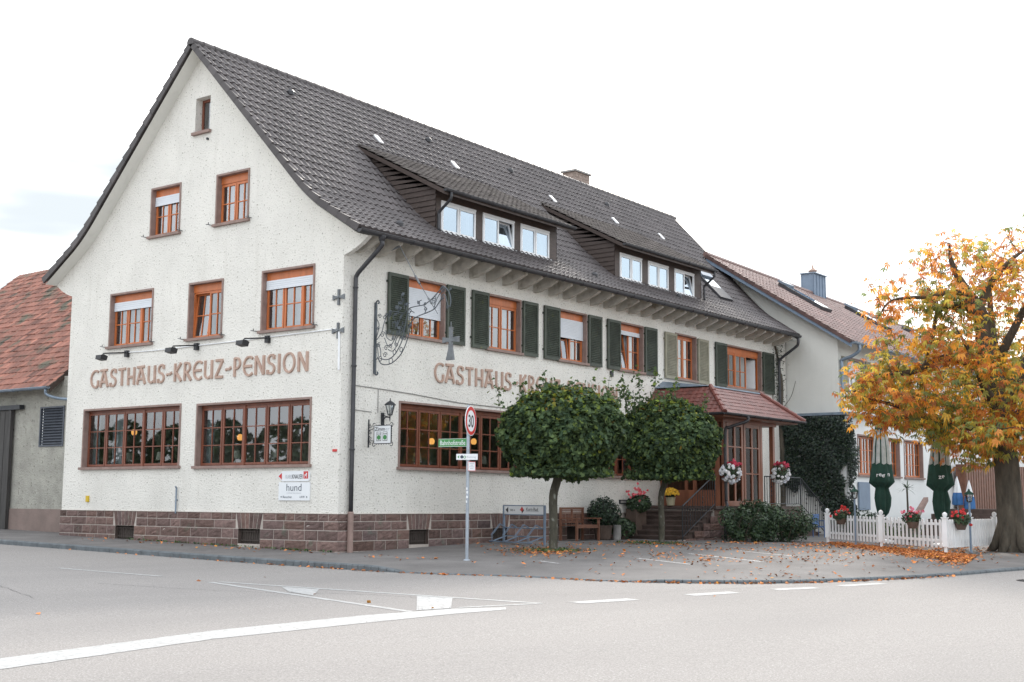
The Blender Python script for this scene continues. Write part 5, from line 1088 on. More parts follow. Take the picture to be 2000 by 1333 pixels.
limb([(11.30, 13.5, 3.0), (11.28, 13.48, 4.2), (11.05, 13.3, 5.2), (11.0, 13.26, 5.95), (10.86, 13.15, 6.6)], .36, .20)
limb([(10.86, 13.15, 6.6), (10.6, 12.95, 7.1), (10.38, 12.75, 7.7), (10.34, 12.7, 8.25)], .17, .03); limb([(10.9, 13.2, 6.5), (11.2, 13.5, 7.2), (11.6, 13.8, 7.8), (12.2, 14.1, 8.3)], .13, .025)
limb([(11.0, 13.26, 6.0), (10.7, 13.0, 6.5), (10.3, 12.7, 6.55), (10.0, 12.5, 6.3), (9.9, 12.4, 5.6), (9.7, 12.2, 4.9)], .13, .02); limb([(10.95, 13.2, 6.3), (10.5, 12.9, 6.9), (9.8, 12.4, 6.8), (9.0, 11.9, 6.7), (8.7, 11.6, 6.2)], .10, .015)
limb([(11.2, 13.4, 4.6), (10.7, 13.0, 5.0), (10.1, 12.6, 5.1), (9.4, 12.1, 4.75), (8.6, 11.5, 4.6), (8.2, 11.1, 4.2)], .19, .02); limb([(11.3, 13.5, 4.0), (11.8, 13.9, 4.9), (12.3, 14.3, 5.6), (12.9, 14.8, 6.6), (13.6, 15.3, 7.3)], .22, .03)
limb([(11.3, 13.5, 3.6), (11.2, 12.6, 4.2), (11.3, 11.4, 4.9), (11.2, 10.4, 5.6)], .18, .02); limb([(11.3, 13.5, 3.9), (11.0, 14.6, 4.8), (10.6, 15.8, 5.5), (10.3, 16.8, 6.0)], .18, .02)
limb([(11.3, 13.5, 3.2), (10.6, 13.2, 3.3), (9.8, 12.6, 3.5), (9.0, 12.0, 3.85), (8.2, 11.3, 4.1)], .16, .02); limb([(11.35, 13.5, 3.3), (12.2, 13.3, 3.8), (13.2, 13.2, 4.0), (14.3, 13.2, 3.9)], .17, .02)
limb([(11.3, 13.4, 3.0), (11.6, 12.4, 3.2), (11.9, 11.2, 3.2), (12.2, 10.2, 3.0)], .14, .02); limb([(11.3, 13.6, 5.2), (12.0, 13.2, 6.2), (12.6, 12.9, 7.2), (12.9, 12.7, 8.0)], .13, .02); limb([(11.2, 13.5, 5.4), (10.9, 14.3, 6.5), (10.7, 15.0, 7.5), (10.8, 15.3, 8.1)], .11, .02)
limb([(11.4, 13.6, 4.4), (12.3, 15.0, 5.0), (13.2, 16.2, 5.2), (14.2, 17.0, 5.0)], .15, .02)
# twig tips spread through the crown volume, each tied to the nearest branch
CC = np.array([11.6, 13.65, 4.2]); RX, RZ = 4.4, 4.2
zk = [1.9, 2.3, 2.6, 3.0, 3.4, 3.8, 4.4, 5.0, 5.6, 6.2, 7.0, 7.8, 8.4, 8.7]; rk = [.6, 1.2, 1.75, 2.35, 3.2, 4.3, 4.55, 3.85, 3.45, 3.25, 3.0, 2.4, 1.6, .7]; wk = [.5, .8, 1, 1, 1, .95, .82, .55, .36, .27, .23, .21, .2, .18]
n = 3000; zz = rg.uniform(1.95, 8.7, n); an = rg.uniform(0, 2*np.pi, n); d3 = np.stack([np.cos(an), np.sin(an), (zz-4.2)/4.5], 1); d3 /= np.linalg.norm(d3, axis=1, keepdims=True); Rz = np.interp(zz, zk, rk)*lump(d3, rg, 16, .20); q_ = np.sqrt(rg.random(n))*.62+.38*rg.random(n)**.5
gap = np.sin(zz*3.1+2*np.cos(an*2))*np.sin(an*5+zz)          # shelves of foliage with gaps between them
Tp = np.stack([CC[0]+Rz*q_*np.cos(an), CC[1]+Rz*q_*np.sin(an), zz], 1)
keep = (rg.random(n) < np.interp(zz, zk, wk)*(Rz/4.5)**1.0*(.72+.5*gap)) & ~((q_*Rz < .9) & (zz < 3.0)); Tp = Tp[keep]; LP = np.array([q[0] for q in NODES if q[1] < .09 and q[0][2] > 2.6]); LP = np.repeat(LP, 2, 0); Tp = np.concatenate([Tp, LP+rg.normal(0, [.38, .38, .30], LP.shape)]); order = np.argsort(np.linalg.norm(Tp-np.array([11.3, 13.5, 4.2]), axis=1))
NP = np.array([q[0] for q in NODES]); NR = [q[1] for q in NODES]; tips = []
for i in order:
    p = Tp[i]; dd = np.linalg.norm(NP-p, axis=1)+np.maximum(0, NP[:, 2]-p[2])*.5; j = int(dd.argmin()); q = NP[j]; L_ = np.linalg.norm(p-q)
    if L_ < .12: tips.append((p, p-CC)); continue
    mid = q+(p-q)*.5+np.array([rg.normal(0, .06), rg.normal(0, .06), .10*L_]); r = min(NR[j]*.7, .012+.010*L_)
    b.tube([q, mid, p], [max(r, .010), max(r*.7, .008), .006], 5, caps=False); NP = np.vstack([NP, mid[None], p[None]]); NR += [r*.7, .010]; tips.append((p, p-q))
obj('trunk', b, M['bark'], t, smooth=True)
Cs, Ds = [], []
for p, d in tips:
    thin = np.clip((p[2]-5.4)/2.6, 0, 1); m = int(rg.integers(10, 17)*(1-.35*thin)); q = p+rg.normal(0, [.25, .25, .13], (m, 3)); Cs.append(q); dd = rg.normal(0, .8, (m, 3)); dd[:, 2] = dd[:, 2]*.4-.35; Ds.append(dd+d/ (np.linalg.norm(d)+.1)*.5)
Cs = np.concatenate(Cs); Ds = np.concatenate(Ds); n = len(Cs); ok = Cs[:, 2] > 1.95; Cs, Ds = Cs[ok], Ds[ok]; n = len(Cs)
rel = np.linalg.norm((Cs-CC)/np.array([RX, RX, RZ]), axis=1); cl = np.sin(Cs[:, 0]*1.9+1)*np.sin(Cs[:, 1]*1.7)*np.sin(Cs[:, 2]*2.1+.5)
g = np.clip((.50-.30*(rel-.6)+.6*cl)*1.0-.06*np.clip(Cs[:, 2]-5, 0, 4)*.5, .02, .85); kind = rg.random(n); tint = np.empty((n, 3))
gr = kind < g; tint[gr] = tcol(int(gr.sum()), [(.40, .95, 1.0), (.72, 1.3, 1.0), (1.1, 1.7, .9)], [2.4, 3, 3], rg); o = ~gr
tint[o] = tcol(int(o.sum()), [(1.4, 1.08, .85), (1.65, 1.85, .8), (1.25, .82, .8), (.85, .6, .8), (1.75, 1.5, .75)], [4, 3.4, 3, 1.0, 3], rg)
obj('crown', None, M['leafc'], t, arrays=palmate(Cs, Ds, rg.uniform(.19, .32, n), tint, 3))

# ------------------------------------------------------------------ ivy on the neighbour's ground floor wall and the old stem
t = thing('ivy', (1.3, 23.8, .1), 'dense dark ivy covering the ground floor wall between porch and parasols', 'climbing plant'); rg = np.random.default_rng(17)
n = 14000; x = rg.uniform(-.0, 2.95, n); z = rg.uniform(.1, 4.48, n); 
edge = 2.45+.25*np.sin(z*2.2)+.12*np.sin(z*7); low = 1.3+.55*np.sin(x*2.0+.4)+.2*np.sin(x*9)-2.2*np.clip(x-1.6, 0, 1)+1.1*np.clip(.9-x, 0, 1)*0
keep = (x < edge+.25) & (z > low) & ~((np.abs(x-1.15-.35*(z-1.2)) < .28+.05*np.sin(z*9)) & (z < 1.5)); x, z = x[keep], z[keep]; n = len(x)
th = .06+.30*rg.random(n)*(.6+.4*np.sin(x*3+z*2)*np.sin(z*1.7)); P = np.stack([x, NY-.25-th, z], 1); N = rg.normal(0, .35, (n, 3))+np.array([.15, -.8, .5])
m = 4200; ys_ = rg.uniform(NY-.3, 24.9, m); zs_ = rg.uniform(.1, 4.4, m); xs_ = GX2+.05+.22*rg.random(m); k2 = ys_ < 24.05+.45*np.sin(zs_*2.3+1)*.6+.25; P2 = np.stack([xs_, ys_, zs_], 1)[k2]; N2 = rg.normal(0, .35, (len(P2), 3))+np.array([.8, -.2, .5]); P = np.concatenate([P, P2]); N = np.concatenate([N, N2]); n = len(P)
obj('foliage', None, M['leafi'], t, arrays=leaves(P, N, rg.uniform(.07, .13, n), tcol(n, [(1, 1, 1), (1.5, 1.35, 1.1), (.7, .75, .9), (2.6, 2.2, 1.5)], [5, 3, 3, .35], rg), KITE, rs=4))
b = MB(); b.tube(catmull([(.06, 23.72, .1), (.08, 23.75, 2.5), (.06, 23.7, 4.6), (.10, 23.72, 5.6), (.06, 23.6, 6.6), (.05, 23.3, 7.3)], 5), [.10]*10+[.075]*8+[.04]*8, 8); b.tube(catmull([(.08, 23.75, 4.8), (.3, 24.1, 5.3), (.5, 24.12, 5.9)], 4), .012, 5); b.tube(catmull([(.04, 23.0, 4.4), (.04, 23.1, 5.6), (.04, 22.9, 6.9)], 4), .018, 5)
obj('stem', b, M['bark'], t)
m = 420; q = np.stack([.03+.10*rg.random(m), rg.normal(23.5, .28, m), rg.uniform(4.2, 7.3, m)], 1); obj('sparse_foliage', None, M['leafi'], t, arrays=leaves(q, rg.normal(0, .4, (m, 3))+np.array([.8, -.3, .3]), rg.uniform(.05, .09, m), tcol(m, [(1, 1, 1), (2, 1.3, .9)], [3, 2], rg), KITE, rs=8))

# ------------------------------------------------------------------ shrubs, planters, flowers
def shrub(name, c, rad, h, lab, cat, seed, n=3800, size=(.06, .11), cols=((1, 1, 1), (1.5, 1.4, 1.2), (.7, .75, .8)), group=None, upright=False):
    t = thing(name, c, lab, cat, group); rg = np.random.default_rng(seed); b = MB()
    for k in range(12): a = rg.uniform(0, 6.28); b.tube([(c[0]+.1*math.cos(a), c[1]+.1*math.sin(a), c[2]-.05), (c[0]+rad*.5*math.cos(a), c[1]+rad*.5*math.sin(a), c[2]+h*.45), (c[0]+rad*.8*math.cos(a+.3), c[1]+rad*.8*math.sin(a+.3), c[2]+h*rg.uniform(.6, .9))], [.018, .012, .005], 5)
    obj('stems', b, M['bark'], t); P = []; N = []
    nb_ = 26
    for k in range(nb_):
        a = rg.uniform(0, 6.28); q = rg.random()**.5*rad*.72; cz_ = c[2]+h*rg.uniform(.12, .78); s_ = rg.uniform(.20, .34)*min(rad, h); cc = np.array([c[0]+q*math.cos(a), c[1]+q*math.sin(a), cz_]); d = rg.normal(0, 1, (n//nb_, 3)); d /= np.linalg.norm(d, axis=1, keepdims=True); P.append(cc+d*s_*(1-.4*rg.random((n//nb_, 1))**2)); N.append(d+np.array([0, 0, .5])+rg.normal(0, .4, d.shape))
    P = np.concatenate(P); N = np.concatenate(N); ok = P[:, 2] > c[2]+.02; P, N = P[ok], N[ok]
    obj('foliage', None, M['leafs'], t, arrays=leaves(P, N, rg.uniform(*size, len(P)), tcol(len(P), cols, [4, 3, 3], rg), KITE, rs=seed)); return t
shrub('shrub', (3.55, 13.5, .08), .92, 1.15, 'rounded green shrub at the foot of the porch downpipe, the left of two', 'shrub', 51, group='shrubs before the porch'); shrub('shrub', (4.4, 14.7, .07), 1.0, 1.15, 'rounded green shrub before the porch corner, nearer the white fence', 'shrub', 52, n=4600, group='shrubs before the porch'); shrub('shrub', (3.2, 15.5, .08), .85, 1.35, 'dark green shrub against the stone porch base behind the front pair', 'shrub', 53, group='shrubs before the porch')
shrub('ground_ivy_bush', (3.6, 22.6, .05), .9, 1.0, 'low dark bush at the foot of the ivy wall behind the fence', 'shrub', 54, cols=((.7, .75, .8), (1, 1, 1), (.5, .5, .6)))
def pot(t, c, r, h, m): b = MB(); b.lathe([(r*.72, 0), (r*.8, .02), (r, h*.9), (r*1.06, h*.92), (r*1.06, h), (r*.9, h), (r*.85, h*.85)], c, 16); return obj('pot', b, M[m], t)
def flowers(t, P, size, cols, wts, rg, name='flowers'):
    n = len(P); Ls = []
    for k in range(3): Ls.append(leaves(P+rg.normal(0, size*.12, P.shape), rg.normal(0, .5, (n, 3))+np.array([.5, -.7, .35]), np.full(n, size), tcol(n, cols, wts, rg, .06), np.array([(.5*math.cos(a), .5*math.sin(a), .08*(i % 2)) for i, a in enumerate(np.linspace(0, 5.5, 8))]), rs=k+n))
    return obj(name, None, M['flower'], t, arrays=merge(*Ls))
def bush(t, c, rad, n, seed, size=(.04, .08), cols=((1, 1, 1), (1.5, 1.4, 1.2), (.7, .75, .8)), name='foliage'):
    rg = np.random.default_rng(seed); d = rg.normal(0, 1, (n, 3)); d /= np.linalg.norm(d, axis=1, keepdims=True); P = np.array(c)+d*np.array(rad)*(1-.5*rg.random((n, 1))**1.5)*lump(d, rg, 8, .3)[:, None]
    return obj(name, None, M['leafs'], t, arrays=leaves(P, d+rg.normal(0, .5, d.shape)+np.array([0, 0, .4]), rg.uniform(*size, n), tcol(n, cols, [4, 3, 3], rg), KITE, rs=seed))
t = thing('potted_chrysanthemum', (.84, 13.98, 1.13), 'yellow chrysanthemum ball in a cream pot at the head of the entrance steps', 'potted flower'); pot(t, (.84, 13.98, 1.13), .15, .26, 'potw'); rg = np.random.default_rng(61); bush(t, (.84, 13.98, 1.47), (.20, .20, .14), 500, 61)
d = rg.normal(0, 1, (260, 3)); d /= np.linalg.norm(d, axis=1, keepdims=True); d[:, 2] = np.abs(d[:, 2]); flowers(t, np.array([.84, 13.98, 1.47])+d*np.array([.25, .25, .2]), .055, [(1.0, .62, .01), (.8, .45, .01)], [3, 1], rg)
t = thing('geranium_planter', (.45, 12.75, .6), 'dark planter of pink geraniums beside the entrance steps against the wall', 'planter'); b = MB(); b.box((.12, 12.45, .1), (.5, 13.05, 1.02)); obj('pot', b, M['pot'], t); bush(t, (.42, 12.75, 1.2), (.38, .42, .30), 1300, 62, size=(.06, .11)); rg = np.random.default_rng(62)
flowers(t, np.array([.42, 12.7, 1.5])+rg.normal(0, [.16, .18, .1], (34, 3)), .075, [(.9, .14, .18), (.9, .3, .3)], [3, 1], rg)
t = thing('oleander_pot', (.55, 10.5, .12), 'large dark leaved shrub in a brown tub beside the bench', 'potted plant'); pot(t, (.55, 10.5, .12), .28, .42, 'pot'); bush(t, (.55, 10.5, .92), (.45, .48, .42), 1500, 63, size=(.07, .13), cols=((.6, .65, .75), (1, 1, 1), (.4, .42, .5)))
b = MB(); rg = np.random.default_rng(63)
for k in range(26): a = rg.uniform(0, 6.28); r = rg.uniform(.1, .5); b.tube([(.55+.1*math.cos(a), 10.5+.1*math.sin(a), .5), (.55+r*math.cos(a), 10.5+r*math.sin(a), rg.uniform(1.0, 1.45))], [.010, .004], 4)
obj('stems', b, M['bark'], t)
t = thing('low_planter', (.6, 11.5, .12), 'low green leafy plant between the grey cylinder and the entrance steps', 'potted plant'); pot(t, (.6, 11.5, .12), .22, .25, 'pot'); bush(t, (.6, 11.5, .52), (.42, .46, .28), 1100, 64, size=(.08, .13))
b = MB(); b.lathe([(.115, 0), (.12, .01), (.12, .42), (.125, .43), (.10, .44)], (.82, 10.85, .11), 18); tag(obj('ash_bin', b, M['concrete'], loc=(.82, 10.85, .11), smooth=False), 'grey concrete cylinder standing beside the dark leaved tub', 'bin')
def hanging(c, lab, seed, k):
    t = thing('hanging_basket', c, lab, 'hanging flowers', 'flower balls on the porch railing'); rg = np.random.default_rng(seed); b = MB(); b.lathe([(.05, -.16), (.14, -.1), (.17, .0), (.16, .02)], c, 12); b.tube([(c[0], c[1], c[2]), (PX-.08, c[1], c[2]+.3)], .008, 4); obj('pot', b, M['pot'], t)
    bush(t, (c[0], c[1], c[2]+.02), (.26, .30, .26), 900, seed); d = rg.normal(0, 1, (k, 3)); d /= np.linalg.norm(d, axis=1, keepdims=True); P = np.array(c)+d*np.array([.30, .33, .30]); P[:, 2] -= .05
    w = P[:, 2] < c[2]+.16-.5*(P[:, 1]-c[1]); flowers(t, P[w], .10, [(1, 1, 1), (.9, .92, 1)], [3, 1], rg, 'white_flowers'); flowers(t, np.array(c)+np.array([0, .14, .24])+rg.normal(0, [.1, .12, .05], (46, 3)), .09, [(.62, .03, .09), (.75, .06, .14)], [1, 1], rg, 'crimson_flowers')
hanging((PX+.22, 14.68, 2.2), 'ball of white and crimson petunias at the porch corner over the steps', 71, 85); hanging((PX+.2, 18.25, 2.25), 'ball of white and crimson petunias at the right hand porch post', 72, 60)

# ------------------------------------------------------------------ bench, bicycle rack, road sign
t = thing('garden_bench', (.35, 9.75, .12), 'reddish wooden garden bench with slatted back against the stone base of the wall', 'bench')
g0 = .115; y0, y1 = 8.72, 9.9
for nm, q in (('leg', ((.78, y0, g0), (.84, y0+.06, g0+.62))), ('leg', ((.78, y1-.06, g0), (.84, y1, g0+.62))), ('leg', ((.22, y0, g0), (.28, y0+.06, g0+.95))), ('leg', ((.22, y1-.06, g0), (.28, y1, g0+.95))), ('armrest', ((.22, y0-.01, g0+.62), (.9, y0+.07, g0+.655))), ('armrest', ((.22, y1-.07, g0+.62), (.9, y1+.01, g0+.655)))):
    b = MB(); b.box(*q); obj(nm, b, M['teak'], t)
b = MB(); b.box((.80, y0+.06, g0+.36), (.83, y1-.06, g0+.43))
for k in range(6): b.box((.28+k*.092, y0+.03, g0+.43), (.28+k*.092+.075, y1-.03, g0+.455))
obj('seat', b, M['teak'], t)
b = MB(); b.box((.225, y0+.06, g0+.88), (.275, y1-.06, g0+.95)); b.box((.225, y0+.06, g0+.50), (.275, y1-.06, g0+.55)); b.box((.23, (y0+y1)/2-.03, g0+.55), (.27, (y0+y1)/2+.03, g0+.88))
for z in np.arange(g0+.57, g0+.87, .045): b.box((.24, y0+.06, z), (.26, y1-.06, z+.028))
obj('backrest', b, M['teak'], t)
t = thing('bicycle_rack', (1.1, 5.8, .1), 'blue grey bicycle rack with a white Korn-Rad arrow board against the stone base', 'bicycle rack')
A_, B2 = np.array([.2, 6.14]), np.array([2.03, 5.49]); dirv = (B2-A_)/np.linalg.norm(B2-A_); LN = np.linalg.norm(B2-A_); nrm = np.array([dirv[1], -dirv[0]])*(1 if dirv[1]*0-1 < 0 else 1)
if nrm[1] > 0: nrm = -nrm
TR = lambda a, d, z: (A_[0]+dirv[0]*a-nrm[0]*d, A_[1]+dirv[1]*a-nrm[1]*d, z)
for a in (0, LN): b = MB(); b.box((a-.025, -.025, .0), (a+.025, .025, 1.12), T=TR); b.box((a-.10, -.12, .06), (a+.10, .10, .075), T=TR); obj('upright', b, M['bluegrey'], t)
b = MB(); b.box((.03, -.012, .885), (LN-.03, .012, 1.10), T=TR); bd = obj('sign_board', b, M['signwhite'], t); b = MB(); b.box((-.02, -.02, 1.10), (LN+.02, .02, 1.125), T=TR); b.box((.0, -.02, .86), (LN, .02, .885), T=TR); obj('board_frame', b, M['bluegrey'], t)
b = MB(); b.add([TR(a, -.016, z) for a, z in ((.10, .995), (.23, .915), (.23, 1.075))], [(0, 1, 2)], 0); text(b, '500 m', TR, .45, .965, .055, .016, 0, 'CENTER', .23, .01); text(b, 'Korn-Rad', TR, 1.38, .975, .09, .016, 0, 'CENTER', .54, .006)
b.add([TR(a, -.0165, z) for a, z in ((1.10, .955), (1.10, .965), (1.70, .965), (1.70, .955))], [(0, 1, 2, 3)], 2)
b.add([TR(a, -.016, z) for a, z in ((.80, .995), (.90, .90), (1.0, .995), (.90, 1.09))], [(0, 1, 2, 3)], 1); b.add([TR(a, -.018, z) for a, z in ((.78, .985), (.90, .905), (.90, .945), (.84, .985))], [(0, 1, 2, 3)], 3); b.add([TR(a, -.0175, z) for a, z in ((.90, .905), (1.0, .985), (.97, 1.01), (.90, .95))], [(0, 1, 2, 3)], 0)
obj('writing', b, [M['black'], M['signred'], M['greytext'], M['signwhite']], bd)
b = MB(); b.tube([TR(0, 0, .30), TR(LN, 0, .30)], .018, 6); b.tube([TR(0, 0, .52), TR(LN, 0, .52)], .016, 6); b.tube([TR(-.1, -.45, .16), TR(LN+.1, -.45, .16)], .018, 6)
for a in np.linspace(.12, LN-.1, 4):
    for o in (-.03, .03): b.tube([TR(a+o, -.02, .52), TR(a+o, -.20, .62), TR(a+o, -.46, .34), TR(a+o, -.45, .16), TR(a+o, 0, .30)], .011, 5)
obj('wheel_holder', b, M['bluegrey'], t)
gp = pv(3.94, -.03); PXX, PYY = 3.94, -.03
t = thing('traffic_sign_post', (PXX, PYY, gp), 'grey metal post carrying a round 30 speed limit sign and green Bahnhofstraße plate', 'traffic sign')
b = MB(); b.tube([(PXX, PYY, gp-.1), (PXX, PYY, 3.28)], .036, 12); b.lathe([(.038, 0), (.038, .03), (.01, .035)], (PXX, PYY, 3.27), 10); b.lathe([(.075, 0), (.07, .02), (.04, .03)], (PXX, PYY, gp), 12); obj('post', b, M['steel'], t, smooth=False)
# faces of the round sign and plates, turned partly towards the main road
def plane(yaw, off=(0, 0)): c, s_ = math.cos(R(yaw)), math.sin(R(yaw)); return lambda a, d, z: (PXX+off[0]+c*a-s_*d, PYY+off[1]+s_*a+c*d, z)
def plate(b, T, a0, a1, z0, z1, th=.012, mi=0, d0=-.05): b.box((a0, d0, z0), (a1, d0+th, z1), mi, T=T)
SG = plane(107); b = MB(); z = 2.955; r = .325; n = 32
b.prism([(r*math.cos(2*math.pi*i/n), z+r*math.sin(2*math.pi*i/n)) for i in range(n)], -.062, -.05, lambda a, c, e: SG(a, e, c)); sp = obj('speed_limit_sign', b, M['signwhite'], t)
b = MB(); n = 40; vs = []
for rr in (.310, .232): vs += [SG(rr*math.cos(2*math.pi*i/n), -.065, z+rr*math.sin(2*math.pi*i/n)) for i in range(n)]
b.add(vs, [(i, (i+1) % n, n+(i+1) % n, n+i) for i in range(n)]); obj('red_ring', b, M['signred'], sp); b = MB(); text(b, '30', SG, 0, z-.135, .27, .065, 0, 'CENTER', .31, .012); obj('number', b, M['black'], sp)
ST = plane(8); b = MB(); plate(b, ST, -.76, -.03, 2.395, 2.575, d0=-.01); sp = obj('street_name_sign', b, M['signgreen'], t); b = MB(); text(b, 'Bahnhofstraße', ST, -.39, 2.435, .105, .0125, 0, 'CENTER', .65, .003)
for q in ((-.755, -.04, 2.398, 2.404), (-.755, -.04, 2.566, 2.572)): b.add([ST(a, -.0115, c) for a, c in rect(q[0], q[1], q[2], q[3])], [(0, 1, 2, 3)])
obj('writing', b, M['signwhite'], sp)
DS = plane(24); b = MB(); plate(b, DS, -.25, .23, 2.105, 2.235); sp = obj('cycle_direction_sign', b, M['signwhite'], t); b = MB()
b.add([DS(a, -.052, c) for a, c in ((-.225, 2.17), (-.185, 2.135), (-.185, 2.205))], [(0, 1, 2)], 0); disc(b, DS, -.125, 2.17, .035, .053, 1); disc(b, DS, -.06, 2.165, .03, .053, 0); disc(b, DS, -.06, 2.165, .017, .055, 3); text(b, 'Radweg', DS, .09, 2.15, .04, .052, 2, 'CENTER', .2); obj('writing', b, [M['signgreen'], M['navy'], M['greytext'], M['signwhite']], sp)
NS = plane(60); b = MB(); plate(b, NS, -.02, .16, 1.865, 2.07); sp = obj('notice_plate', b, M['signwhite'], t); b = MB()
for q in ((-.018, .158, 1.867, 1.876), (-.018, .158, 2.058, 2.068), (-.018, -.01, 1.876, 2.058), (.15, .158, 1.876, 2.058)): b.add([NS(a, -.052, c) for a, c in rect(*q)], [(0, 1, 2, 3)], 0)
for k, w in enumerate((.10, .06, .11, .08)): b.add([NS(a, -.052, c) for a, c in rect(.07-w/2, .07+w/2, 2.02-k*.035, 2.03-k*.035)], [(0, 1, 2, 3)], 1)
obj('writing', b, [M['signred'], M['greytext']], sp)
b = MB(); rg = np.random.default_rng(5)
for z in (1.38, 1.28, 1.46, 1.18):
    a0 = rg.uniform(3.6, 4.6); vs = []
    for a in np.linspace(a0, a0+1.3, 5):
        for zz in (z, z+.05): vs.append((PXX+.0375*math.cos(a), PYY+.0375*math.sin(a), zz))
    b.add(vs, [(2*i, 2*i+2, 2*i+3, 2*i+1) for i in range(4)])
obj('old_sticker', b, M['signwhite'], t)

# ------------------------------------------------------------------ picket fence
F0, F1 = np.array([5.86, 14.51]), np.array([10.77, 10.33]); FM = (F0+F1)/2; FE = np.array([10.85, 17.8])
t = thing('picket_fence', (8.3, 12.4, 0), 'white picket fence with ball topped posts round the terrace under the chestnut', 'fence')
def fpost(p, h=.98):
    g = float(P0(p[0], p[1])); b = MB(); b.box((p[0]-.06, p[1]-.06, g+.18), (p[0]+.06, p[1]+.06, g+h-.10)); b.box((p[0]-.078, p[1]-.078, g+h-.10), (p[0]+.078, p[1]+.078, g+h-.075)); b.lathe([(.03, -.08), (.035, -.06), (.058, -.03), (.064, 0), (.058, .03), (.03, .058), (.005, .065)], (p[0], p[1], g+h-.01), 12); b.box((p[0]-.03, p[1]-.03, g-.05), (p[0]+.03, p[1]+.03, g+.18)); obj('post', b, M['white'], t)
def fpanel(p, q, n):
    b = MB(); p, q = np.array(p), np.array(q); L_ = np.linalg.norm(q-p); d = (q-p)/L_; nn = np.array([d[1], -d[0]]); nn = nn if nn[1] < 0 or (abs(nn[1]) < .1 and nn[0] > 0) else -nn
    g0_, g1_ = float(P0(*p)), float(P0(*q)); T = lambda a, e, z: (p[0]+d[0]*a+nn[0]*e, p[1]+d[1]*a+nn[1]*e, z+g0_+(g1_-g0_)*a/L_)
    for z in (.29, .70): b.box((.06, -.02, z), (L_-.06, .012, z+.065), T=T)
    for k in range(n):
        a = .09+(L_-.18)*(k+.5)/n; w = .040; pts = [(a-w, .15), (a+w, .15), (a+w, .81)]+[(a+w*math.cos(x), .81+w*math.sin(x)) for x in np.linspace(.5, math.pi-.5, 5)]+[(a-w, .81)]
        b.prism(pts, .014, .034, lambda u, c, e: T(u, e, c))
    obj('picket_panel', b, M['white'], t)
SIDE = [F1, np.array([10.76, 12.25]), np.array([10.80, 14.2]), np.array([10.82, 16.1]), FE]
for p in [F0, FM]+SIDE: fpost(p)
fpanel(F0, FM, 16); fpanel(FM, F1, 15)
for p, q in zip(SIDE[:-1], SIDE[1:]): fpanel(p, q, 14)
fd = (F1-F0)/np.linalg.norm(F1-F0); fn_ = np.array([fd[1], -fd[0]]); fn_ = fn_ if fn_[1] < 0 else -fn_
def fbasket(p, lab, seed, cols):
    c = np.array([p[0], p[1], float(P0(*p))+.74]); t = thing('fence_basket', tuple(c), lab, 'flower basket', 'flower baskets on the fence'); b = MB(); b.lathe([(.10, -.15), (.15, -.02), (.17, .02), (.15, .02)], c, 12); obj('pot', b, M['pot'], t); bush(t, (c[0], c[1], c[2]+.10), (.24, .22, .17), 750, seed, size=(.05, .09)); rg = np.random.default_rng(seed)
    flowers(t, c+np.array([0, 0, .20])+rg.normal(0, [.13, .12, .08], (26, 3)), .075, cols, [1]*len(cols), rg)
q = F0+fd*1.15+fn_*.14; fbasket(q, 'basket of red geraniums on the left panel of the white fence', 81, [(.75, .03, .05), (.85, .08, .08)])
q = F0+fd*5.15+fn_*.14; fbasket(q, 'basket of pink and red geraniums on the right panel of the white fence', 82, [(.75, .05, .08), (.9, .25, .4), (.9, .4, .5)])
fbasket(np.array([10.93, 11.05]), 'basket of red geraniums round the fence corner', 83, [(.75, .03, .05), (.85, .08, .08)])
def lamp(p, h, lab):
    g = float(P0(*p)); t = thing('garden_lamp', (p[0], p[1], g), lab, 'lamp post', 'small garden lamp posts by the fence'); b = MB(); b.tube([(p[0], p[1], g-.05), (p[0], p[1], g+h-.34)], .028, 8); b.lathe([(.05, 0), (.03, .08)], (p[0], p[1], g), 8); obj('post', b, M['bluegrey'], t)
    b = MB(); c = (p[0], p[1], g+h-.34); b.lathe([(.03, 0), (.075, .02), (.07, .03)], c, 8)
    for k in range(6): a = k*math.pi/3; b.tube([(c[0]+.065*math.cos(a), c[1]+.065*math.sin(a), c[2]+.02), (c[0]+.10*math.cos(a), c[1]+.10*math.sin(a), c[2]+.2)], .006, 4)
    obj('cage', b, M['iron'], t); b = MB(); b.lathe([(.125, .2), (.11, .235), (.05, .28), (.03, .29), (.03, .32), (.008, .35)], c, 12); obj('cap', b, M['parasol'], t); b = MB(); b.lathe([(.06, .03), (.094, .2)], c, 8); obj('pane', b, M['lantglass'], t)
q = F0+fd*1.95+fn_*.11; lamp(q, 1.66, 'small green capped garden lamp post on the left fence panel'); lamp((10.93, 11.75), 1.62, 'small green capped garden lamp post by the side fence')

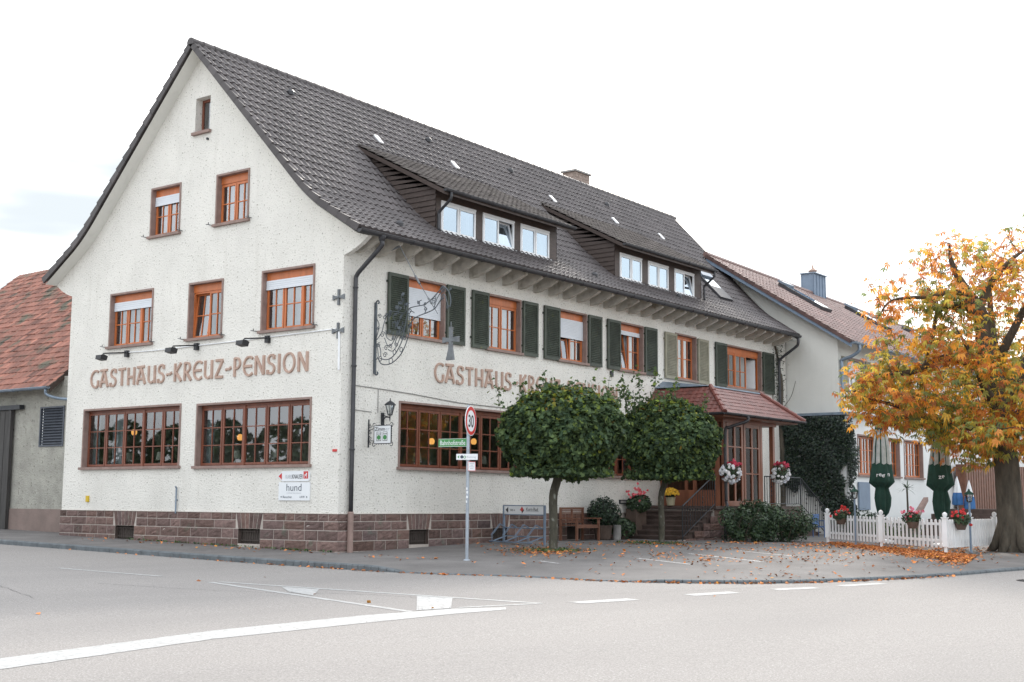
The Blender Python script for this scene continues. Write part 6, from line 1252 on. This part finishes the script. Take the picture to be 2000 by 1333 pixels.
# ------------------------------------------------------------------ closed parasols
def parasol(p, h, lab, seed, word):
    g = float(P0(*p)); t = thing('closed_parasol', (p[0], p[1], g), lab, 'parasol', 'closed green parasols on the terrace'); b = MB(); b.tube([(p[0], p[1], g), (p[0], p[1], g+h+.08)], .032, 8); b.lathe([(.3, 0), (.3, .06), (.08, .1)], (p[0], p[1], g), 14); obj('pole', b, M['white'], t)
    prof_ = [(.05, h+.05), (.15, h-.03), (.18, h-.2), (.235, h-.75), (.29, h-1.25), (.34, h-1.62), (.365, h-1.82), (.30, h-1.88), (.17, h-1.98), (.19, h-2.10), (.22, h-2.28), (.20, h-2.52), (.15, h-2.75), (.06, h-2.88)]
    n = 32; b = MB(); o = [];
    for i, (r, z) in enumerate(prof_):
        for k in range(n):
            a = 2*math.pi*k/n; f = 1+(.13 if z > h-1.9 else .22)*math.cos(8*a+.5+(0 if z > h-1.9 else .6*z))+.07*math.sin(3*a+z*5); x = r*f; b.v.append((p[0]+x*math.cos(a), p[1]+x*math.sin(a), g+z+.03*math.sin(8*a)))
    ca = math.atan2(CAM.y-p[1], CAM.x-p[0])
    for i in range(len(prof_)-1):
        zc = (prof_[i][1]+prof_[i+1][1])/2
        for k in range(n):
            a = 2*math.pi*(k+.5)/n; pale = h-1.32 < zc < h-.15 and math.cos(8*a+.5) > -.35 and i in (2, 3, 4); b.f.append((i*n+k, i*n+(k+1) % n, (i+1)*n+(k+1) % n, (i+1)*n+k)); b.m.append(1 if pale else 0); b.t.append((1, 1, 1))
    obj('canopy', b, [M['parasol'], M['parasolw']], t, smooth=True)
    b = MB(); zz = g+h-1.66
    for k, ch in enumerate(word):
        a = ca+(k-(len(word)-1)/2)*.235+.1; r = .385; ux, uy = -math.sin(a), math.cos(a); text(b, ch, lambda u, d, z, a=a, ux=ux, uy=uy: (p[0]+(r-d)*math.cos(a)+ux*u, p[1]+(r-d)*math.sin(a)+uy*u, z), 0, zz+.02*math.sin(k*2.), .13, -.012, 0, 'CENTER', None, .02)
    obj('writing', b, M['signwhite'], t); return t
parasol((6.38, 17.56), 3.68, 'closed green and white parasol, the left of the two, standing clear behind the fence', 1, 'reemn'); parasol((8.8, 15.85), 3.6, 'closed green parasol half hidden under the chestnut leaves', 2, 'ze')
def smallparasol(p, h, lab):
    g = .62; t = thing('small_parasol', (p[0], p[1], g), lab, 'parasol', 'small white and blue parasols'); b = MB(); b.tube([(p[0], p[1], 0), (p[0], p[1], g+h)], .02, 6); obj('pole', b, M['steel'], t); b = MB(); n = 20; pr = [(.01, h), (.06, h-.2), (.13, h-.55), (.16, h-.7), (.17, h-.95), (.08, h-.97)]
    b.lathe(pr, (p[0], p[1], g), n, wob=lambda a, z: 1+.14*math.cos(6*a)); b.m = [1 if b.v[f[0]][2] < g+h-.5 and len(f) == 4 else 0 for f in b.f]; obj('canopy', b, [M['signwhite'], M['blue']], t); return t
smallparasol((7.3, 21.85), 1.55, 'small closed white and blue parasol, the left of two beside the chestnut trunk'); smallparasol((7.68, 21.9), 1.42, 'small closed white and blue parasol nearest the chestnut trunk')
# palm like yucca, low plants, chair, advertising board
t = thing('yucca', (5.58, 21.82, .1), 'small yucca with a thin stem and spiky crown before the white wall', 'plant'); b = MB(); b.tube([(5.58, 21.82, .05), (5.6, 21.83, 1.0), (5.59, 21.83, 1.75)], [.05, .035, .03], 7); obj('stem', b, M['bark'], t); b = MB(); rg = np.random.default_rng(91)
for k in range(34):
    a = rg.uniform(0, 6.28); e = rg.uniform(-.5, 1.2); l = rg.uniform(.3, .46); d = np.array([math.cos(a)*math.cos(e), math.sin(a)*math.cos(e), math.sin(e)]); s_ = np.array([-math.sin(a), math.cos(a), 0])*.018; c = np.array([5.59, 21.83, 1.76]); b.add([c-s_, c+d*l*.6+s_*-.8, c+d*l+np.array([0, 0, -.06]), c+d*l*.6+s_*.8, c+s_], [(0, 1, 2, 3, 4)])
obj('leaves', b, M['leafs'], t)
for k, (x, y, r, h) in enumerate(((5.6, 20.3, .35, .75), (6.9, 18.6, .4, .7), (4.6, 21.3, .35, .6))): shrub('terrace_plant', (x, y, .05), r, h, ['leafy plant at the foot of the yucca behind the fence', 'yellowish leafy plant behind the fence by the parasol foot', 'leafy plant between ivy bush and parasol behind the fence'][k], 'plant', 95+k, n=900, group='terrace plants behind the fence', cols=((1.3, 1.1, .7), (2.2, 1.8, .7), (.9, .9, .8)))
t = thing('garden_chair', (2.5, 20.9, .08), 'blue garden chair in the shade between porch shrubs and fence', 'chair'); b = MB(); x0, x1, y0, y1 = 2.95, 3.4, 19.9, 20.4; b.box((x0, y0, .42), (x1, y1, .46)); obj('seat', b, M['bluechair'], t); b = MB(); b.box((x0, y0, .50), (x0+.03, y1, .86)); obj('backrest', b, M['bluechair'], t)
for x, y in ((x0+.02, y0+.02), (x1-.02, y0+.02), (x0+.02, y1-.02), (x1-.02, y1-.02)): b = MB(); b.tube([(x, y, 0), (x, y, .88 if x < x0+.1 else .64)], .016, 6); obj('leg', b, M['bluechair'], t)
for y in (y0+.02, y1-.02): b = MB(); b.box((x0, y-.02, .63), (x1, y+.02, .655)); obj('armrest', b, M['bluechair'], t)
t = thing('advertising_board', (11.2, 18.9, 0), 'pale blue and red ice cream board beyond the chestnut trunk at the terrace edge', 'sign'); b = MB(); dx, dy = math.cos(R(40)), math.sin(R(40)); T = lambda a, d, z: (11.05+dx*a-dy*d, 18.95+dy*a+dx*d, z); b.box((-.3, 0, .5), (.3, .05, 2.1), T=T); b.tube([T(-.25, .02, 0), T(-.25, .02, .5)], .02, 6); b.tube([T(.25, .02, 0), T(.25, .02, .5)], .02, 6); obj('panel', b, M['signwhite'], t)
b = MB(); b.add([T(a, -.004, z) for a, z in rect(-.26, .26, 1.3, 2.05)], [(0, 1, 2, 3)], 0); disc(b, T, -.05, 1.7, .16, .008, 1); disc(b, T, .08, 1.55, .1, .010, 2); disc(b, T, 0, .95, .2, .008, 2, ry=.12); obj('picture', b, [M['blind'], M['signwhite'], M['signred']], t)

# ------------------------------------------------------------------ fallen leaves
rg = np.random.default_rng(77); PTS = []
def scatter(n, fx): PTS.append(fx(n))
scatter(260, lambda n: np.stack([rg.normal(9.6, 1.6, n), rg.normal(9.0, 1.6, n)], 1))
u = rg.random(24000)**.75; off = np.abs(rg.normal(0, 1.5, 24000))*(.15+1.0*u)-.35; PTS.append(np.stack([F0[0]+(F1-F0)[0]*u*1.2+.25*off, F0[1]+(F1-F0)[1]*u*1.2-.95*off], 1))
PTS.append(np.stack([rg.uniform(5.5, 11, 900), rg.uniform(11, 16, 900)], 1)); PTS.append(np.stack([rg.uniform(4.5, 13, 210), rg.uniform(-.8, 9, 210)], 1))
for c, s_, n in (((3.4, 3.6), .55, 620), ((3.1, 9.3), .6, 260), ((4.2, 2.6), .5, 130), ((1.6, 4.8), .7, 90), ((6.4, 4.0), .6, 90), ((8.0, 3.2), .5, 90), ((9.6, 4.6), .6, 120), ((6.4, 7.4), .8, 110), ((2.4, 7), .8, 90), ((10.9, .8), .5, 70), ((4.4, 12.3), .6, 160)): PTS.append(rg.normal(c, s_, (int(n*.62), 2)))
PTS.append(np.stack([rg.uniform(-9, 3.4, 90), -.2-np.abs(rg.normal(0, .5, 90))], 1)); kq = KS[(KS[:, 0] > -8) & (KS[:, 1] < 4)]; i = rg.integers(0, len(kq)-1, 320); kp = kq[i]+(kq[i+1]-kq[i])*rg.random((320, 1)); 
P = np.concatenate(PTS); 
def inpave(P): 
    d, kx, ky = kdist(P[:, 0], P[:, 1]); ii = ((KS[None, :, 0]-P[:, 0:1])**2+(KS[None, :, 1]-P[:, 1:2])**2).argmin(1); t_ = KS[np.minimum(ii+1, len(KS)-1)]-KS[np.maximum(ii-1, 0)]
    return (t_[:, 0]*(P[:, 1]-ky)-t_[:, 1]*(P[:, 0]-kx) > 0) & (d > .05)
ok = inpave(P) & ~((P[:, 0] < .1) & (P[:, 1] > 0)) & ~((P[:, 0] < PX+.1) & (P[:, 1] > 12)); P = P[ok]; Z_ = PV(P[:, 0], P[:, 1])
n = len(P); C3 = np.column_stack([P, Z_+.012+.02*rg.random(n)])
tx_ = kp-np.array([0, 0]); kk_ = np.where(kp[:, 0:1] < 4.5, np.array([[0, -1.]]), np.array([[.7, -.7]])); kpo = kp+kk_*(.05+.12*rg.random((320, 1)))**1.0; w_ = (rg.random(320) < np.where(kp[:, 0] < -3, .35, 1)); kpo = kpo[w_]
C4 = np.column_stack([kpo, RD(kpo[:, 0], kpo[:, 1])+.015]); road_l = np.column_stack([rg.uniform(2, 14, 14), rg.uniform(-14, -2.6, 14)]); C5 = np.column_stack([road_l, RD(road_l[:, 0], road_l[:, 1])+.012]); C3 = np.concatenate([C3, C4, C5[:9]]); n = len(C3)
o = obj('fallen_leaves', None, M['litter'], arrays=leaves(C3, rg.normal(0, .32, (n, 3))+np.array([0, 0, 1]), rg.uniform(.055, .115, n), tcol(n, [(1, 1, 1), (1.4, 1.2, .9), (.6, .55, .6), (1.6, 1.8, .8)], [5, 3, 3, .6], rg, .2), KITE, rs=12)); tag(o, 'brown and orange fallen leaves strewn over the forecourt and kerb', 'leaves', kind='stuff')
rg = np.random.default_rng(78); q = np.concatenate([rg.normal((3.4, 3.7), .38, (260, 2)), rg.normal((3.05, 9.4), .45, (260, 2)), np.stack([rg.uniform(-8, 0, 160), -.06-np.abs(rg.normal(0, .05, 160))], 1)]); C6 = np.column_stack([q, PV(q[:, 0], q[:, 1])+.03]); n = len(C6)
o = obj('weeds', None, M['leafs'], arrays=leaves(C6, rg.normal(0, .6, (n, 3))+np.array([0, -.3, .6]), rg.uniform(.05, .10, n), tcol(n, [(1, 1, 1), (1.6, 1.6, .9), (2, 1.7, .8)], [3, 2, 1], rg), KITE, rs=13)); tag(o, 'low green weeds round the maple trunks and along the stone base', 'weeds', kind='stuff')

# ------------------------------------------------------------------ unseen tree lines added across both streets to darken the reflections in the panes
def wood(name, p0, p1, h, seed):
    rg = np.random.default_rng(seed); p0 = np.array(p0, float); p1 = np.array(p1, float); L_ = np.linalg.norm(p1-p0); d = (p1-p0)/L_; nn = np.array([-d[1], d[0]]); C = []
    for k in range(int(L_/2.2)):
        c = p0+d*(k*2.2+rg.uniform(-.8, .8))+nn*rg.uniform(-2, 2); hh = h*rg.uniform(.90, 1.06); m = 420; u = rg.normal(0, 1, (m, 3)); u /= np.linalg.norm(u, axis=1, keepdims=True); C.append(np.column_stack([c[0]+u[:, 0]*2.2, c[1]+u[:, 1]*2.2, np.maximum(.1, hh*.5+u[:, 2]*hh*.5)]))
    C = np.concatenate(C); n = len(C); o = obj(name, None, M['leafs'], arrays=leaves(C, rg.normal(0, 1, (n, 3)), rg.uniform(.5, .9, n), tcol(n, [(1, 1, 1), (1.5, 1.3, 1), (.7, .8, .8)], [3, 2, 2], rg), KITE, rs=seed)); return tag(o, 'unseen dark tree line added across the street for its reflection in the window panes', 'trees', kind='stuff')
tag(wood('unseen_tree_line', (-75, -36), (8, -46), 6.7, 201), 'unseen dark tree line added across the side street for its reflection in the gable windows'); tag(wood('unseen_tree_line', (64, -20), (54, 120), 6.5, 202), 'unseen dark tree line added across the main road for its reflection in the panes of the shuttered wall')

c = (14.75, 3.6); zc = float(RD(*c)); b = MB(); b.lathe([(.36, -.02), (.36, .006)], (c[0], c[1], zc), 28); n = 7
for k in range(n): a = -.27+.54*k/(n-1); w = math.sqrt(max(.01, .31**2-a*a)); b.box((c[0]-w, c[1]+a-.018, zc+.006), (c[0]+w, c[1]+a+.018, zc+.012))
tag(obj('manhole_cover', b, M['gutter'], loc=(c[0], c[1], zc)), 'round dark iron manhole cover in the road at the right edge', 'manhole cover')

# cracks and a patched seam in the road
def crack(pts, w, seed):
    rg = np.random.default_rng(seed); c = catmull([(x, y, 0) for x, y in pts], 26); b = MB(); vs = []; n = len(c)
    for i, p in enumerate(c):
        t = np.array(c[min(i+1, n-1)])-np.array(c[max(i-1, 0)]); t = t/np.linalg.norm(t); q = np.array(p)+np.array([-t[1], t[0], 0])*rg.normal(0, .018); ww = w*rg.uniform(.35, 1.3)
        for sg in (-1, 1): x, y = q[0]-t[1]*ww*sg, q[1]+t[0]*ww*sg; vs.append((x, y, float(RD(x, y))+.0035))
    b.add(vs, [(2*i, 2*i+1, 2*i+3, 2*i+2) for i in range(n-1)]); tag(obj('road_crack', b, M['tar']), kind='structure')
crack([(2.4, -8.2), (4.2, -7.9), (5.6, -7.5), (7.0, -6.6), (8.8, -6.3)], .008, 1); crack([(-3, -6.9), (-1.0, -8.6), (1.6, -9.6), (4.2, -10.6)], .006, 2); crack([(9.0, -4.6), (10.2, -2.9), (11.6, -.2), (12.9, 2.6), (13.7, 5.2)], .006, 4)
